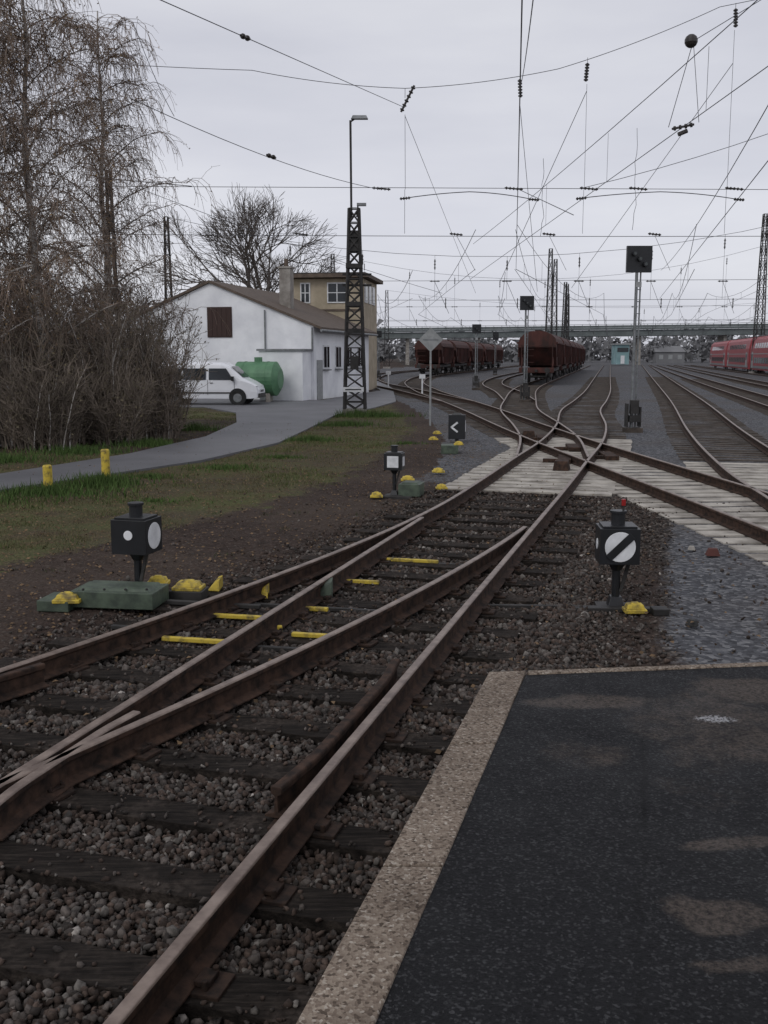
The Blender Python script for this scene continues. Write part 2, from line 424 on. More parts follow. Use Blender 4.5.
R4 = track([(18 + .225 * y, y) for y in (30, 80, 150, 240)], 50, 90)
L1 = track([(3.5, 47), (1.6, 63), (-.6, 80), (-1.2, 100), (1, 130), (8, 165), (24, 236)], 55, 100)
L2 = track([(6.5, 48), (7.4, 60), (8.5, 79), (12.5, 105), (20, 140), (41, 234)], 55, 100)
mb = MB()
for (x, y, rz) in ((3.9, 21.5, -.2), (4.6, 24.3, -.1), (4.3, 27.2, -.1), (5.0, 22.2, -.05)):
    mb.box((x, y, .06), (.28, 1.1, .10), 'rust', rz); mb.box((x - .25, y - .2, .05), (.5, .12, .08), 'rust', rz)
mb.box((3.55, 19.9, .10), (.32, .5, .2), 'rust', -.25, top=.8)
mb.box((4.05, 28.0, .1), (.36, .5, .2), 'rust', -.1, top=.8)
mb.build('crossing_frog', bevel=.01)

# ------------------------------------------------------------------ ballast stones
phi = (1 + 5 ** .5) / 2
ico = np.array([(-1, phi, 0), (1, phi, 0), (-1, -phi, 0), (1, -phi, 0), (0, -1, phi), (0, 1, phi), (0, -1, -phi), (0, 1, -phi), (phi, 0, -1), (phi, 0, 1), (-phi, 0, -1), (-phi, 0, 1)]) / 1.9
icf = np.array([(0, 11, 5), (0, 5, 1), (0, 1, 7), (0, 7, 10), (0, 10, 11), (1, 5, 9), (5, 11, 4), (11, 10, 2), (10, 7, 6), (7, 1, 8), (3, 9, 4), (3, 4, 2), (3, 2, 6), (3, 6, 8), (3, 8, 9), (4, 9, 5), (2, 4, 11), (6, 2, 10), (8, 6, 7), (9, 8, 1)])
PLs, PLi = .276, -.2196 - .276 * 2.245
pts = []; cols = []; sz = []
def onplat(x, y): return y < 5.1 + .12 * (x - .55) and x > PLi + PLs * y - .02
tries = 0
while len(pts) < 62000 and tries < 700000:
    tries += 1
    t = random.uniform(1.6, 17); w = random.uniform(-4.6, 3.6)
    x = -2.48 + .2785 * t + .9604 * w; y = .9604 * t - .2785 * w
    if y < 1.9 or x < -.42 * y - .6 or onplat(x, y): continue
    if random.random() > min(1, (5.5 / y) ** 1.2): continue
    wl = -(d2(y) * .96 + .75)
    if w < wl - .7 and random.random() < sm(-.2, .7, wl - .7 - w) * .985: continue
    if w > 1.6 and random.random() < sm(0, 1.0, w - 1.6) * (.98 if y > 7 else .94): continue
    s = random.uniform(.011, .026) * (1 + .25 * (y > 6))
    i = round(t / .62); ds = abs(t - i * .62)
    z = hz(x, y) + random.uniform(0, .04)
    if wl - .6 < w < 1.25 and ds < .13:
        if random.random() < (.80 if ds > .10 else .955): continue
        z = .006; s *= random.uniform(.4, .9)
    if w < wl - .7 or w > 1.7: s *= random.uniform(.5, .9); z -= .02
    pts.append((x, y, z)); sz.append(s)
    g = random.random(); v = random.uniform(.35, 1.15) ** 1.2
    if g < .45: c_ = (.088 * v, .064 * v, .052 * v)
    elif g < .88: c_ = (.108 * v, .092 * v, .082 * v)
    elif g < .985: c_ = (.16 * v, .145 * v, .13 * v)
    else: c_ = (.34 * v, .31 * v, .28 * v)
    cols.append(c_)
N = len(pts); P = np.array(pts); sz = np.array(sz)
sc = np.random.uniform(.5, 1.35, (N, 1, 3)) * sz[:, None, None]
Vs = ico[None] * np.random.uniform(.6, 1.25, (N, 12, 1)) * sc
Q = np.random.normal(size=(N, 4)); Q /= np.linalg.norm(Q, axis=1)[:, None]
w_, x_, y_, z_ = Q.T
Rm = np.stack([1 - 2 * (y_ ** 2 + z_ ** 2), 2 * (x_ * y_ - z_ * w_), 2 * (x_ * z_ + y_ * w_), 2 * (x_ * y_ + z_ * w_), 1 - 2 * (x_ ** 2 + z_ ** 2), 2 * (y_ * z_ - x_ * w_), 2 * (x_ * z_ - y_ * w_), 2 * (y_ * z_ + x_ * w_), 1 - 2 * (x_ ** 2 + y_ ** 2)], 1).reshape(N, 3, 3)
Vs = np.einsum('nij,nkj->nki', Rm, Vs) + P[:, None, :]
Fs = (icf[None] + (np.arange(N) * 12)[:, None, None]).reshape(-1, 3)
np_mesh('ballast_stones', Vs.reshape(-1, 3), Fs, M['stone'], np.repeat(np.array(cols), 12, 0))

# ------------------------------------------------------------------ platform
am, nt, b = newmat('platform_asphalt'); co = texco(nt)
a = nt.nodes.new('ShaderNodeAttribute'); a.attribute_name = 'col'; sep = nt.nodes.new('ShaderNodeSeparateColor'); lk(nt, a.outputs['Color'], sep.inputs[0])
n1 = noise(nt, co, 3, 6, .7); n2 = noise(nt, co, 65, 4, .78); v = voro(nt, co, 120); n3 = noise(nt, co, 9, 6, .7)
s_ = nt.nodes.new('ShaderNodeSeparateColor'); lk(nt, v.outputs['Color'], s_.inputs[0])
c = ramp(nt, n1, [(.3, (.0055, .0058, .007)), (.7, (.017, .017, .019))])
c = mix(nt, ramp(nt, s_.outputs[0], [(.72, (0, 0, 0)), (1, (1, 1, 1))]), c, (.065, .065, .068))  # lighter specks: glimmer of the wet surface painted into the colour
c = mix(nt, ramp(nt, n2, [(.35, (.8, .8, .8)), (.52, (0, 0, 0))]), c, (.0025, .0025, .0035))
f = math_(nt, 'ADD', sep.outputs[0], math_(nt, 'MULTIPLY', math_(nt, 'SUBTRACT', n3, .5), 1.6))
mr = nt.nodes.new('ShaderNodeMapRange'); mr.interpolation_type = 'SMOOTHSTEP'; lk(nt, f, mr.inputs[0]); mr.inputs[1].default_value = .2; mr.inputs[2].default_value = .9
dry = ramp(nt, n2, [(.36, (.018, .015, .014)), (.62, (.130, .105, .088))])
c = mix(nt, math_(nt, 'MULTIPLY', mr.outputs[0], .85), c, dry)
f2 = math_(nt, 'ADD', sep.outputs[1], math_(nt, 'MULTIPLY', math_(nt, 'SUBTRACT', n2, .5), 2.6))
c = mix(nt, ramp(nt, f2, [(.5, (0, 0, 0)), (.75, (1, 1, 1))]), c, (.42, .42, .43))
c = mix(nt, sep.outputs[2], c, (.003, .003, .0035))
lk(nt, c, b.inputs['Base Color'])
lk(nt, ramp(nt, n1, [(.3, (.5,) * 3), (.7, (.85,) * 3)]), b.inputs['Roughness']); b.inputs['Specular IOR Level'].default_value = .18
bump(nt, b, n2, 1, .016)
cm, nt, b = newmat('exposed_aggregate_concrete'); co = texco(nt)
v = voro(nt, co, 110); s_ = nt.nodes.new('ShaderNodeSeparateColor'); lk(nt, v.outputs['Color'], s_.inputs[0]); n1 = noise(nt, co, 3, 6, .7)
c = ramp(nt, s_.outputs[0], [(0, (.075, .058, .045)), (.25, (.19, .15, .12)), (.85, (.28, .235, .19)), (1, (.42, .38, .33))])
c = mix(nt, 1.0, c, ramp(nt, n1, [(.25, (.5, .47, .45)), (.7, (1.12, 1.1, 1.07))]), 'MULTIPLY')
lk(nt, c, b.inputs['Base Color']); b.inputs['Roughness'].default_value = .85; b.inputs['Specular IOR Level'].default_value = .2; bump(nt, b, v.outputs['Distance'], .5, .006); M['coping'] = cm
plat = empty('station_platform')
def back(x): return 5.03 + .115 * (x - .55)
CW = .195
dry_sp = [(.99, 4.6, .32, .12, .95), (.84, 3.95, .20, .15, .55), (1.5, 4.25, .42, .5, .62), (1.85, 4.74, .35, .2, .9), (1.11, 3.19, .17, .045, .95), (.99, 2.76, .14, .075, 1), (.97, 2.5, .12, .04, .9), (1.9, 3.9, .5, .35, .6), (1.25, 3.6, .2, .16, .35), (.2, 4.0, .03, .5, .3)]
gx = np.arange(0, 1.0001, 1 / 190); gy = np.arange(0, 1.0001, 1 / 230)
V = []; C = []
for ty in gy:
    yy = -8 + 13 * ty ** .35
    for tx in gx:
        xl = PLi + PLs * yy + CW; x = xl + (7 - xl) * tx ** 1.6
        y = yy if ty < 1 else back(x) - .055
        if y > back(x) - .055: y = back(x) - .055
        V.append((x, y, .624 + .004 * mn.noise(Vector((x * 2, y * 2, 0)))))
        d = 0; wx = .13 * mn.noise(Vector((x * 3, y * 3, 2))); wy = .09 * mn.noise(Vector((x * 3.5, y * 4, 7)))
        for (px, py, rx, ry, wt) in dry_sp:
            e = ((x + wx - px) / rx) ** 2 + ((y + wy - py) / ry) ** 2
            d = max(d, wt * (1 - sm(.2, 1.7, e)))
        wsp = 1 - sm(.1, 1.3, ((x - 1.51) / .12) ** 2 + ((y - 4.36) / .06) ** 2)
        sx = 1.36 + .265 * (y - 5) + .02 * mn.noise(Vector((0, y * 3, 0))); sm_ = 1 - sm(.002, .016, abs(x - sx))
        C.append((d, wsp * .7, sm_ * .7))
nx, ny = len(gx), len(gy); ii, jj = np.meshgrid(np.arange(nx - 1), np.arange(ny - 1)); k0 = (jj * nx + ii).ravel()
F = np.stack([k0, k0 + 1, k0 + nx + 1, k0 + nx], 1)
ob = np_mesh('asphalt_surface', np.array(V), F, am, np.array(C)); ob.parent = plat
mb = MB()
def LE(y, o=0): return PLi + PLs * y + o
ylist = [back(.55), 4.05, 3.02, 1.98, .96, -.06, -1.1, -2.1, -3.1, -4.1, -5.1, -6.1, -7.1]
for i in range(len(ylist) - 1):
    y1, y0 = ylist[i] - (.005 if i else 0), ylist[i + 1] + .005
    mb.prism([(LE(y0), y0), (LE(y0, CW), y0), (LE(y1, CW), y1 + (.02 if i == 0 else 0)), (LE(y1), y1)], .45, .632, 'coping')
xs_ = [LE(5.03, CW) + .006, 1.75, 2.75, 3.75, 4.75, 5.75, 7]
for i in range(6):
    a0, a1 = xs_[i] + .003, xs_[i + 1] - .003
    mb.prism([(a0, back(a0) - .055), (a1, back(a1) - .055), (a1, back(a1)), (a0, back(a0))], .45, .631, 'coping')
mb.build('edge_kerb', plat, bevel=.006)
mb = MB(); mb.prism([(LE(-8, .03), -8), (7, -8), (7, back(7) - .03), (LE(5, .03), 5.0)], -.15, .60, 'brickc'); mb.build('retaining_wall', plat)

# ------------------------------------------------------------------ vegetation
def rv(s=1): return Vector((random.uniform(-s, s), random.uniform(-s, s), random.uniform(-s, s)))
class Leaves:
    def __init__(s): s.v = []
    def add(s, p, sz):
        a = rv().normalized() * sz; b_ = rv().normalized() * sz * .6
        s.v += [p - a, p + b_, p + a, p - b_]
    def build(s, name, mat, parent):
        V = np.array([tuple(v) for v in s.v]); n = len(V) // 4
        ob = np_mesh(name, V, np.arange(n * 4).reshape(n, 4), mat); ob.parent = parent
def birch(x, y, H, spread, lean=0, nl=36, tw_n=5):
    e = empty('birch_tree'); mb = MB(); lv = Leaves()
    tr = []; p = Vector((x, y, -.05))
    for i in range(15):
        tr.append(p.copy()); p = p + Vector((lean * .1 + random.uniform(-.08, .08), random.uniform(-.08, .08), H / 14))
    mb.chain(tr, .14, .02, 'birch', 7)
    for i in range(nl):
        f_ = (.16 + .8 * i / nl); idx = f_ * 14; k = int(idx); k = min(k, 13); b0 = tr[k].lerp(tr[k + 1], idx - k)
        az = i * 2.4 + random.uniform(-.4, .4); L = (spread * (1.05 - f_ ** 1.5 * .7)) * random.uniform(.75, 1.25)
        d = Vector((math.cos(az) * .62, math.sin(az) * .62, .85)).normalized(); pts_ = [b0]; q = b0.copy()
        for j in range(9):
            q = q + d * (L / 7); d = (d + Vector((math.cos(az) * .05, math.sin(az) * .05, -.09)) + rv(.1)).normalized(); pts_.append(q.copy())
        mb.chain(pts_, .045 * (1.1 - f_), .008, 'birch' if f_ < .6 else 'bark', 4)
        for j in range(2, 10):
            for _ in range(tw_n):
                q = pts_[j].lerp(pts_[j - 1], random.random()); a_ = random.uniform(0, 6.28)
                dd = Vector((math.cos(a_) * .8, math.sin(a_) * .8, .35)); tw_ = [q.copy()]; LL = random.uniform(.5, 1.5) / 5
                for k_ in range(6):
                    q = q + dd.normalized() * LL; dd = dd * .75 + Vector((random.uniform(-.12, .12), random.uniform(-.12, .12), -.30)); tw_.append(q.copy())
                    if random.random() < .3: lv.add(q + rv(.05), random.uniform(.02, .038))
                    if k_ in (1, 2, 3) and random.random() < .8:
                        s2 = q.copy(); d3 = (dd + rv(.7)).normalized(); ch = [s2.copy()]
                        for _k in range(3):
                            s2 = s2 + d3 * LL * .8; d3 = (d3 + Vector((0, 0, -.3)) + rv(.2)).normalized(); ch.append(s2.copy())
                            if random.random() < .3: lv.add(s2 + rv(.04), random.uniform(.02, .038))
                        mb.chain(ch, .006, .0035, 'twig')
                mb.chain(tw_, .009, .0045, 'twig')
    mb.build('trunk_and_branches', e); lv.build('foliage', M['leafy'], e)
for a_ in [(-8.7, 25.8, 12.6, 2.35), (-10.6, 27.5, 15, 3.1), (-8.3, 30.5, 12.2, 2.5), (-10.2, 24.2, 11.5, 2.4)]: birch(*a_)

def tree(x, y, H, spread, name='bare_tree', seed=3, depth=7, base=.32):
    random.seed(seed); mb = MB()
    def g(p, d, L, r, k):
        q = p.copy(); ch = [q.copy()]
        for j in range(3):
            d = (d + rv(.12) + Vector((0, 0, .03))).normalized(); q = q + d * L / 3; ch.append(q.copy())
        mb.chain(ch, r, r * .68, 'bark', 6 if k > 4 else 3)
        if k == 0: return
        nb_ = 3 if k > 1 else 4
        for i in range(nb_):
            ax = d.cross(rv()).normalized(); ang = random.uniform(.35, .85) if i else random.uniform(.05, .3)
            nd = (Matrix.Rotation(ang, 3, ax) @ d); nd = Vector((nd.x * spread, nd.y * spread, nd.z + .05)).normalized()
            st = ch[-1] if i < 2 else ch[-2]
            g(st, nd, L * random.uniform(.74, .88), max(r * .62, .017), k - 1)
    g(Vector((x, y, -.1)), Vector((0, 0, 1)), H * .235, base, depth)
    mb.build(name)
tree(-9.3, 75, 15.0, 1.2, base=.38)
tree(-20, 80, 9.5, 1.1, seed=9, depth=6)
tree(-31, 92, 12, 1.1, seed=19, depth=6)
random.seed(11)
def shrub(x, y, H, Rr, n=125):
    e = empty('shrub'); mb = MB(); lv = Leaves()
    for i in range(n):
        a_ = random.uniform(0, 6.28); rr = Rr * .6 * math.sqrt(random.random()); p = Vector((x + math.cos(a_) * rr, y + math.sin(a_) * rr, -.05))
        d = Vector((math.cos(a_) * .3 * rr / Rr + random.uniform(-.2, .2), math.sin(a_) * .3 * rr / Rr + random.uniform(-.2, .2), 1)).normalized()
        L = H * random.uniform(.45, 1.12); ch = [p.copy()]
        for j in range(7):
            p = p + d * L / 7; d = (d + rv(.15) + Vector((math.cos(a_) * .02, math.sin(a_) * .02, .02))).normalized(); ch.append(p.copy())
            for _ in range(4):
                q = p.copy(); dd = (d + rv(.9)).normalized(); c2 = [q.copy()]; l2 = random.uniform(.1, .22)
                for _k in range(3):
                    q = q + dd * l2; dd = (dd + rv(.35) + Vector((0, 0, .12))).normalized(); c2.append(q.copy())
                    if random.random() < .34: lv.add(q + rv(.06), random.uniform(.02, .05))
                mb.chain(c2, .008, .004, 'twig2')
        mb.chain(ch, .018 if i % 6 else .04, .006, 'twig2' if i % 5 else 'birch')
    mb.build('stems', e); lv.build('foliage', M['leafb'], e)
for a_ in [(-6.35, 27.8, 2.9, 1.0), (-7.8, 26.6, 3.4, 1.6), (-9.3, 25.6, 3.3, 1.7), (-10.9, 25.4, 3.7, 2.0), (-8.0, 30.5, 3.9, 1.5), (-9.8, 29.5, 4.3, 2.0), (-12.0, 28.5, 4.2, 2.0), (-8.4, 24.9, 2.0, 1.3), (-6.9, 26.0, 1.5, .9)]: shrub(*a_)

lv = []
rs = np.random.RandomState(5)
for i in range(420):
    x = rs.uniform(-160, 420); y = rs.uniform(330, 430); h = rs.uniform(5, 12) * (1.25 if x < 0 else 1); r = rs.uniform(3, 7)
    n = 90
    pp = rs.normal(size=(n, 3)); pp /= np.linalg.norm(pp, axis=1)[:, None]; pp *= rs.uniform(.5, 1, (n, 1))
    cc = np.stack([x + pp[:, 0] * r, y + pp[:, 1] * r, h * .55 + pp[:, 2] * h * .5], 1)
    tri = cc[:, None, :] + rs.normal(scale=.9, size=(n, 3, 3)); lv.append(tri.reshape(-1, 3))
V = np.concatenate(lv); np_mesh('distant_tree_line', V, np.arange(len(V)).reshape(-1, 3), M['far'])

# grass
gv = []; gc = []
def blade(x, y, h, c_, wd=.006):
    z = hz(x, y) - .01; a_ = random.uniform(0, 3.14); l = h * .5
    dx, dy = math.cos(a_) * wd, math.sin(a_) * wd
    tx, ty = x + random.uniform(-l, l), y + random.uniform(-l, l)
    gv.extend([(x - dx, y - dy, z), (x + dx, y + dy, z), (tx, ty, z + h)]); gc.extend([c_] * 3)
cnt = 0
while cnt < 70000:
    y = 9.5 + 36 * random.random() ** 1.5; x = random.uniform(-.42 * y - .5, 2)
    if ipl(y, XGt) - x < -.2: cnt += .1; continue
    if inpoly(x, y, ROAD): cnt += .1; continue
    n_ = mn.noise(Vector((x * .8, y * .8, 3))) + .6 * mn.noise(Vector((x * 2.5, y * 2.5, 1))) + .5 * mn.noise(Vector((x * .25, y * .25, 8)))
    if n_ < .05 + random.uniform(-.25, .25): cnt += .4; continue
    if zones(x, y)[0] < random.uniform(.2, .9): cnt += .3; continue
    v = random.uniform(.55, 1.25)
    c_ = (.098 * v, .118 * v, .042 * v) if n_ > .3 else (.118 * v, .11 * v, .054 * v)
    if random.random() < .25: c_ = (.17 * v, .145 * v, .08 * v)
    blade(x, y, random.uniform(.02, .06) * (1.3 if n_ > .4 else 1), c_, .004 + y * .0003); cnt += 1
for (cx, cy, rr, hh, n) in [(-5.6, 16.6, .8, .22, 1300), (-5.0, 17.6, .5, .28, 1000), (-4.4, 18.8, .4, .12, 400), (-6.6, 15.6, .8, .2, 900), (-3.2, 20.3, .6, .12, 600), (-2.3, 22.5, .6, .10, 500), (-2.0, 27, .6, .2, 700), (-1.2, 33, .8, .25, 900), (-1.0, 38.2, .9, .35, 1200), (0, 38.0, .8, .25, 700), (-8.4, 21.8, .9, .25, 1000), (-7.2, 23.6, .9, .25, 900), (-6.0, 25.6, .8, .25, 1000), (-9.6, 20.8, .8, .25, 700), (-5.9, 31, .8, .3, 700), (.6, 26, .4, .12, 250), (-3.6, 15.6, .5, .08, 300)]:
    for i in range(n):
        a_ = random.uniform(0, 6.28); r = rr * abs(random.gauss(0, .55)); v = random.uniform(.5, 1.2); x, y = cx + math.cos(a_) * r * 1.6, cy + math.sin(a_) * r
        if inpoly(x, y, ROAD): continue
        blade(x, y, hh * random.uniform(.3, 1), (.075 * v, .125 * v, .034 * v), .012)
# weeds poking through the ballast
for k in range(26):
    cx = random.uniform(-4, 3); cy = random.uniform(6.5, 16)
    if inpoly(cx, cy, ROAD) or onplat(cx, cy): continue
    for i in range(30):
        v = random.uniform(.4, 1); blade(cx + random.gauss(0, .07), cy + random.gauss(0, .07), random.uniform(.02, .06), (.07 * v, .095 * v, .035 * v), .004)
np_mesh('grass', np.array(gv), np.arange(len(gv)).reshape(-1, 3), M['blade'], np.array(gc))
V = []; C = []
for i in range(13000):
    y = random.uniform(5.5, 34); x = random.uniform(-.42 * y, 3.5)
    dl_ = ipl(y, XAt) - x
    if (dl_ < .5 and random.random() < .8) or (inpoly(x, y, ROAD) and random.random() < .93) or onplat(x, y): continue
    z = hz(x, y) + .012 if not inpoly(x, y, ROAD) else .04
    if dl_ < .5: z += .05
    s = random.uniform(.010, .026); a_ = random.uniform(0, 3.14); c_, s_ = math.cos(a_) * s, math.sin(a_) * s; t_ = random.uniform(-.012, .02)
    V += [(x - c_, y - s_, z), (x + s_ * .7, y - c_ * .7, z + t_), (x + c_, y + s_, z + .006), (x - s_ * .7, y + c_ * .7, z + .012)]
    v = random.uniform(.4, 1.3); C += [(.16 * v, .105 * v, .06 * v)] * 4
np_mesh('fallen_leaves', np.array(V), np.arange(len(V)).reshape(-1, 4), M['blade'], np.array(C))

# ------------------------------------------------------------------ point lanterns (switch signals)
def lantern(x, y, rot, kind, s=1.0, pz=.36):
    T = Matrix.Translation((x, y, 0)) @ Matrix.Rotation(rot, 4, 'Z') @ Matrix.Scale(s, 4)
    mb = MB(T); z0 = pz
    mb.box((0, 0, z0 + .17), (.35, .33, .32), 'black')
    mb.box((0, 0, z0 + .34), (.30, .28, .02), 'black')
    mb.cyl((0, 0, z0 + .34), (0, 0, z0 + .45), .062, 'black', n=14); mb.cyl((0, 0, z0 + .45), (0, 0, z0 + .475), .075, 'black', n=14)
    mb.cyl((0, 0, -.05), (0, 0, z0), .038, 'black', n=10); mb.cyl((0, 0, z0 - .07), (0, 0, z0 + .01), .045, 'black', r1=.09, n=10)
    mb.box((0, 0, .05), (.16, .16, .12), 'black', top=.6)
    mb.box((0, 0, 0), (.34, .26, .05), 'dsteel')
    mb.box((.07, -.02, z0 - .14), (.03, .03, .26), 'dsteel', tilt=('Y', .25))
    f = -.166; zc = z0 + .17
    if kind == 'dot':
        mb.disc((.0, f, zc + .02), (0, -1, 0), .045, 'white')
        mb.disc((.176, 0, zc), (1, 0, 0), .125, 'white', 28)
    if kind == 'bar':
        mb.disc((0, f, zc), (0, -1, 0), .135, 'white', 32)
        mb.box((0, f - .0095, zc), (.29, .006, .07), 'black', tilt=('Y', R(-45)))
        mb.disc((-.176, 0, zc), (-1, 0, 0), .05, 'white')
        mb.cyl((.04, -.02, z0 + .47), (.04, -.02, z0 + .52), .010, 'dsteel'); mb.cyl((.04, -.02, z0 + .52), (.04, -.02, z0 + .58), .02, 'redlens', n=10)
    if kind == 'square':
        mb.box((0, f - .004, zc), (.22, .008, .22), 'white')
        mb.box((.178, 0, zc), (.008, .18, .18), 'white')
    mb.build('shunting_signal_lantern', bevel=.004)
lantern(-2.31, 9.2, R(-14), 'dot', 1.0, .44)
lantern(2.10, 8.85, R(-4), 'bar', 1.0, .42)
lantern(.17, 16.2, R(-12), 'square', .85, .5)
def blob(mb, x, y, z=0, s=.26, rz=0):
    mb.box((x, y, z + .015), (s * 1.02, s * .75, .035), 'yellow', rz); mb.box((x, y, z + .052), (s * .86, s * .6, .042), 'yellow', rz, top=.82); mb.box((x, y, z + .080), (s * .5, s * .35, .02), 'yellow', rz, top=.6)
mb = MB()
mb.box((-2.42, 8.95, .09), (.78, .42, .15), 'green', R(-8)); mb.box((-2.42, 8.95, .175), (.70, .34, .03), 'green', R(-8), top=.9)
mb.box((-2.95, 8.9, .04), (.3, .35, .1), 'green', R(-8))
blob(mb, -2.85, 8.8, .07, .24); blob(mb, -2.16, 9.35, .10, .2); blob(mb, -1.85, 9.25, .08, .27, -.1)
mb.box((-1.85, 9.25, .03), (.32, .24, .10), 'dsteel', -.1)
mb.box((-1.55, 8.85, .03), (.9, .05, .04), 'dsteel', R(-12))
for i in range(4): mb.cyl((-2.7 + .19 * i, 8.76, .18), (-2.7 + .19 * i, 8.76, .2), .014, 'dsteel', n=6)
mb.build('point_machine', bevel=.008)
mb = MB()
mb.box((2.12, 8.75, .01), (.8, .10, .04), 'dsteel', R(-3)); mb.box((1.5, 8.9, -.01), (1.6, .04, .04), 'dsteel', R(-3))
mb.box((2.45, 8.65, .02), (.14, .14, .06), 'dsteel'); blob(mb, 2.22, 8.62, .02, .19)
mb.build('point_machine', bevel=.006)
mb = MB()
mb.box((.45, 16.3, .10), (.36, .42, .2), 'green', R(-12)); mb.box((.45, 16.3, .21), (.3, .36, .03), 'green', R(-12), top=.8)
blob(mb, -.12, 15.9, .02, .2); blob(mb, .42, 17.6, .08, .24); blob(mb, .98, 16.9, .02, .2); blob(mb, 1.05, 19.2, .04, .24)
mb.box((.1, 16.0, .0), (.7, .06, .05), 'dsteel', -.2)
mb.build('point_machine', bevel=.008)
mb = MB()
mb.box((1.55, 23.5, .1), (.4, .5, .2), 'green', R(-5)); blob(mb, 1.3, 26.3, .08, .24); blob(mb, 1.75, 23.4, .2, .22); blob(mb, 1.5, 28.3, .08, .24)
mb.build('point_machine', bevel=.008)
mb = MB()
def rod(x0, y0, x1, y1, z=.0, w=.045, k='yellow'):
    L = math.hypot(x1 - x0, y1 - y0); mb.box(((x0 + x1) / 2, (y0 + y1) / 2, z), (L, w, .035), k, math.atan2(y1 - y0, x1 - x0))
rod(-1.78, 7.78, -1.2, 7.66, .02); rod(-.75, 7.9, -.42, 7.83, .02); rod(-1.5, 8.5, -.9, 8.38, .02); rod(-.75, 8.75, -.5, 8.7, .02)
rod(-.38, 9.85, -.05, 9.78, .02); rod(-.02, 10.95, .6, 10.8, .02); rod(-2.3, 8.2, -1.8, 8.08, 0, .04, 'dsteel'); rod(-1.2, 9.0, .3, 8.65, -.01, .04, 'dsteel')
rod(-1.1, 7.64, -.3, 7.48, -.01, .04, 'dsteel'); rod(-.6, 11.1, 1.2, 10.65, -.01, .04, 'dsteel')
mb.box((-.31, 7.7, .03), (.03, .04, .08), 'yellow', 0); mb.box((-.86, 8.0, .03), (.04, .04, .07), 'yellow')
mb.build('point_stretcher_rods', bevel=.006)
mb = MB()
for (x, y, k, s) in [(-1.66, 9.5, 'yellow', .6), (-1.16, 9.2, 'yellow', .65), (-.58, 9.15, 'green', .9)]:
    mb.add([(x - .1 * s, y, 0), (x + .1 * s, y - .03, 0), (x + .1 * s, y + .22, 0), (x - .1 * s, y + .25, 0), (x + .02, y + .02, .16 * s), (x + .1 * s, y, .19 * s), (x + .1 * s, y + .2, .19 * s), (x + .02, y + .22, .16 * s)],
           [(0, 3, 2, 1), (4, 5, 6, 7), (0, 1, 5, 4), (1, 2, 6, 5), (2, 3, 7, 6), (3, 0, 4, 7)], k)
mb.build('rail_clamp_covers', bevel=.005)

for (x, y, h) in [(-5.72, 16.9, .42), (-5.12, 18.3, .56)]:
    mb = MB(); mb.cyl((x, y, -.05), (x, y, h - .01), .078, 'yellow', n=18); mb.cyl((x, y, h - .01), (x, y, h + .01), .078, 'yellow', r1=.06, n=18); mb.build('yellow_bollard')

T = Matrix.Translation((1.94, 26.6, 0)) @ Matrix.Rotation(R(-10), 4, 'Z')
mb = MB(T); mb.box((0, 0, .40), (.44, .2, .64), 'black'); mb.box((0, 0, .74), (.3, .14, .05), 'black', top=.6); mb.cyl((0, 0, -.05), (0, 0, .1), .05, 'dsteel')
mb.box((-.06, -.104, .455), (.22, .008, .05), 'white', tilt=('Y', R(-38))); mb.box((-.06, -.104, .335), (.22, .008, .05), 'white', tilt=('Y', R(38)))
mb.box((.224, 0, .42), (.008, .12, .3), 'white'); mb.build('arrow_lantern_sign', bevel=.005)
mb = MB(Matrix.Translation((1.52, 33, 0)) @ Matrix.Rotation(R(-3), 4, 'Z'))
mb.cyl((0, 0, -.05), (0, 0, 3.1), .035, 'grey', n=8); mb.box((0, -.05, 2.78), (.56, .02, .56), 'grey', tilt=('Y', R(45)))
mb.box((0, -.063, 2.78), (.5, .006, .05), 'galv'); mb.build('diamond_sign')

# ------------------------------------------------------------------ light signals
def signal(x, y, H, bw, bh, rot=0):
    mb = MB(Matrix.Translation((x, y, 0)) @ Matrix.Rotation(rot, 4, 'Z'))
    mb.box((0, 0, .02), (.5, .5, .2), 'oldsl')
    mb.cyl((-.05, 0, .1), (-.05, 0, H - bh), .045, 'galv', n=10); mb.cyl((.08, .06, .1), (.08, .06, H - bh), .025, 'galv', n=6)
    for i in range(int((H - bh - .6) / .35)): mb.box((.02, .03, .7 + i * .35), (.16, .03, .025), 'galv')
    mb.box((0, 0, H - bh / 2), (bw, .12, bh), 'black')
    for (sx, sz_) in ((-.22, .2), (.22, -.2), (.0, 0)):
        c_ = Vector((sx * bw, -.06, H - bh / 2 + sz_ * bh)); mb.cyl(c_, c_ + Vector((0, -.16, 0)), bw * .10, 'black', n=12); mb.disc(c_ + Vector((0, -.162, 0)), (0, -1, 0), bw * .06, 'lens', 12)
    mb.box((0, -.1, .75), (.24, .2, .4), 'dsteel'); mb.box((.02, -.06, .4), (.34, .3, .2), 'dsteel'); mb.box((-.2, 0, .5), (.05, .3, .7), 'dsteel'); mb.box((.2, .05, .45), (.05, .3, .6), 'dsteel')
    mb.box((0, -.08, H - bh - .35), (.16, .03, .16), 'grey')
    mb.box((.06, .15, H - bh + .1), (bw * .8, .3, .03), 'galv')
    mb.build('light_signal')
signal(7.5, 30.2, 5.45, .74, .76); signal(6.98, 49.8, 5.15, .68, .68); signal(6.2, 68, 4.35, .6, .6); signal(-.5, 92, 4.5, .6, .6); signal(13.2, 120, 5, .7, .9)

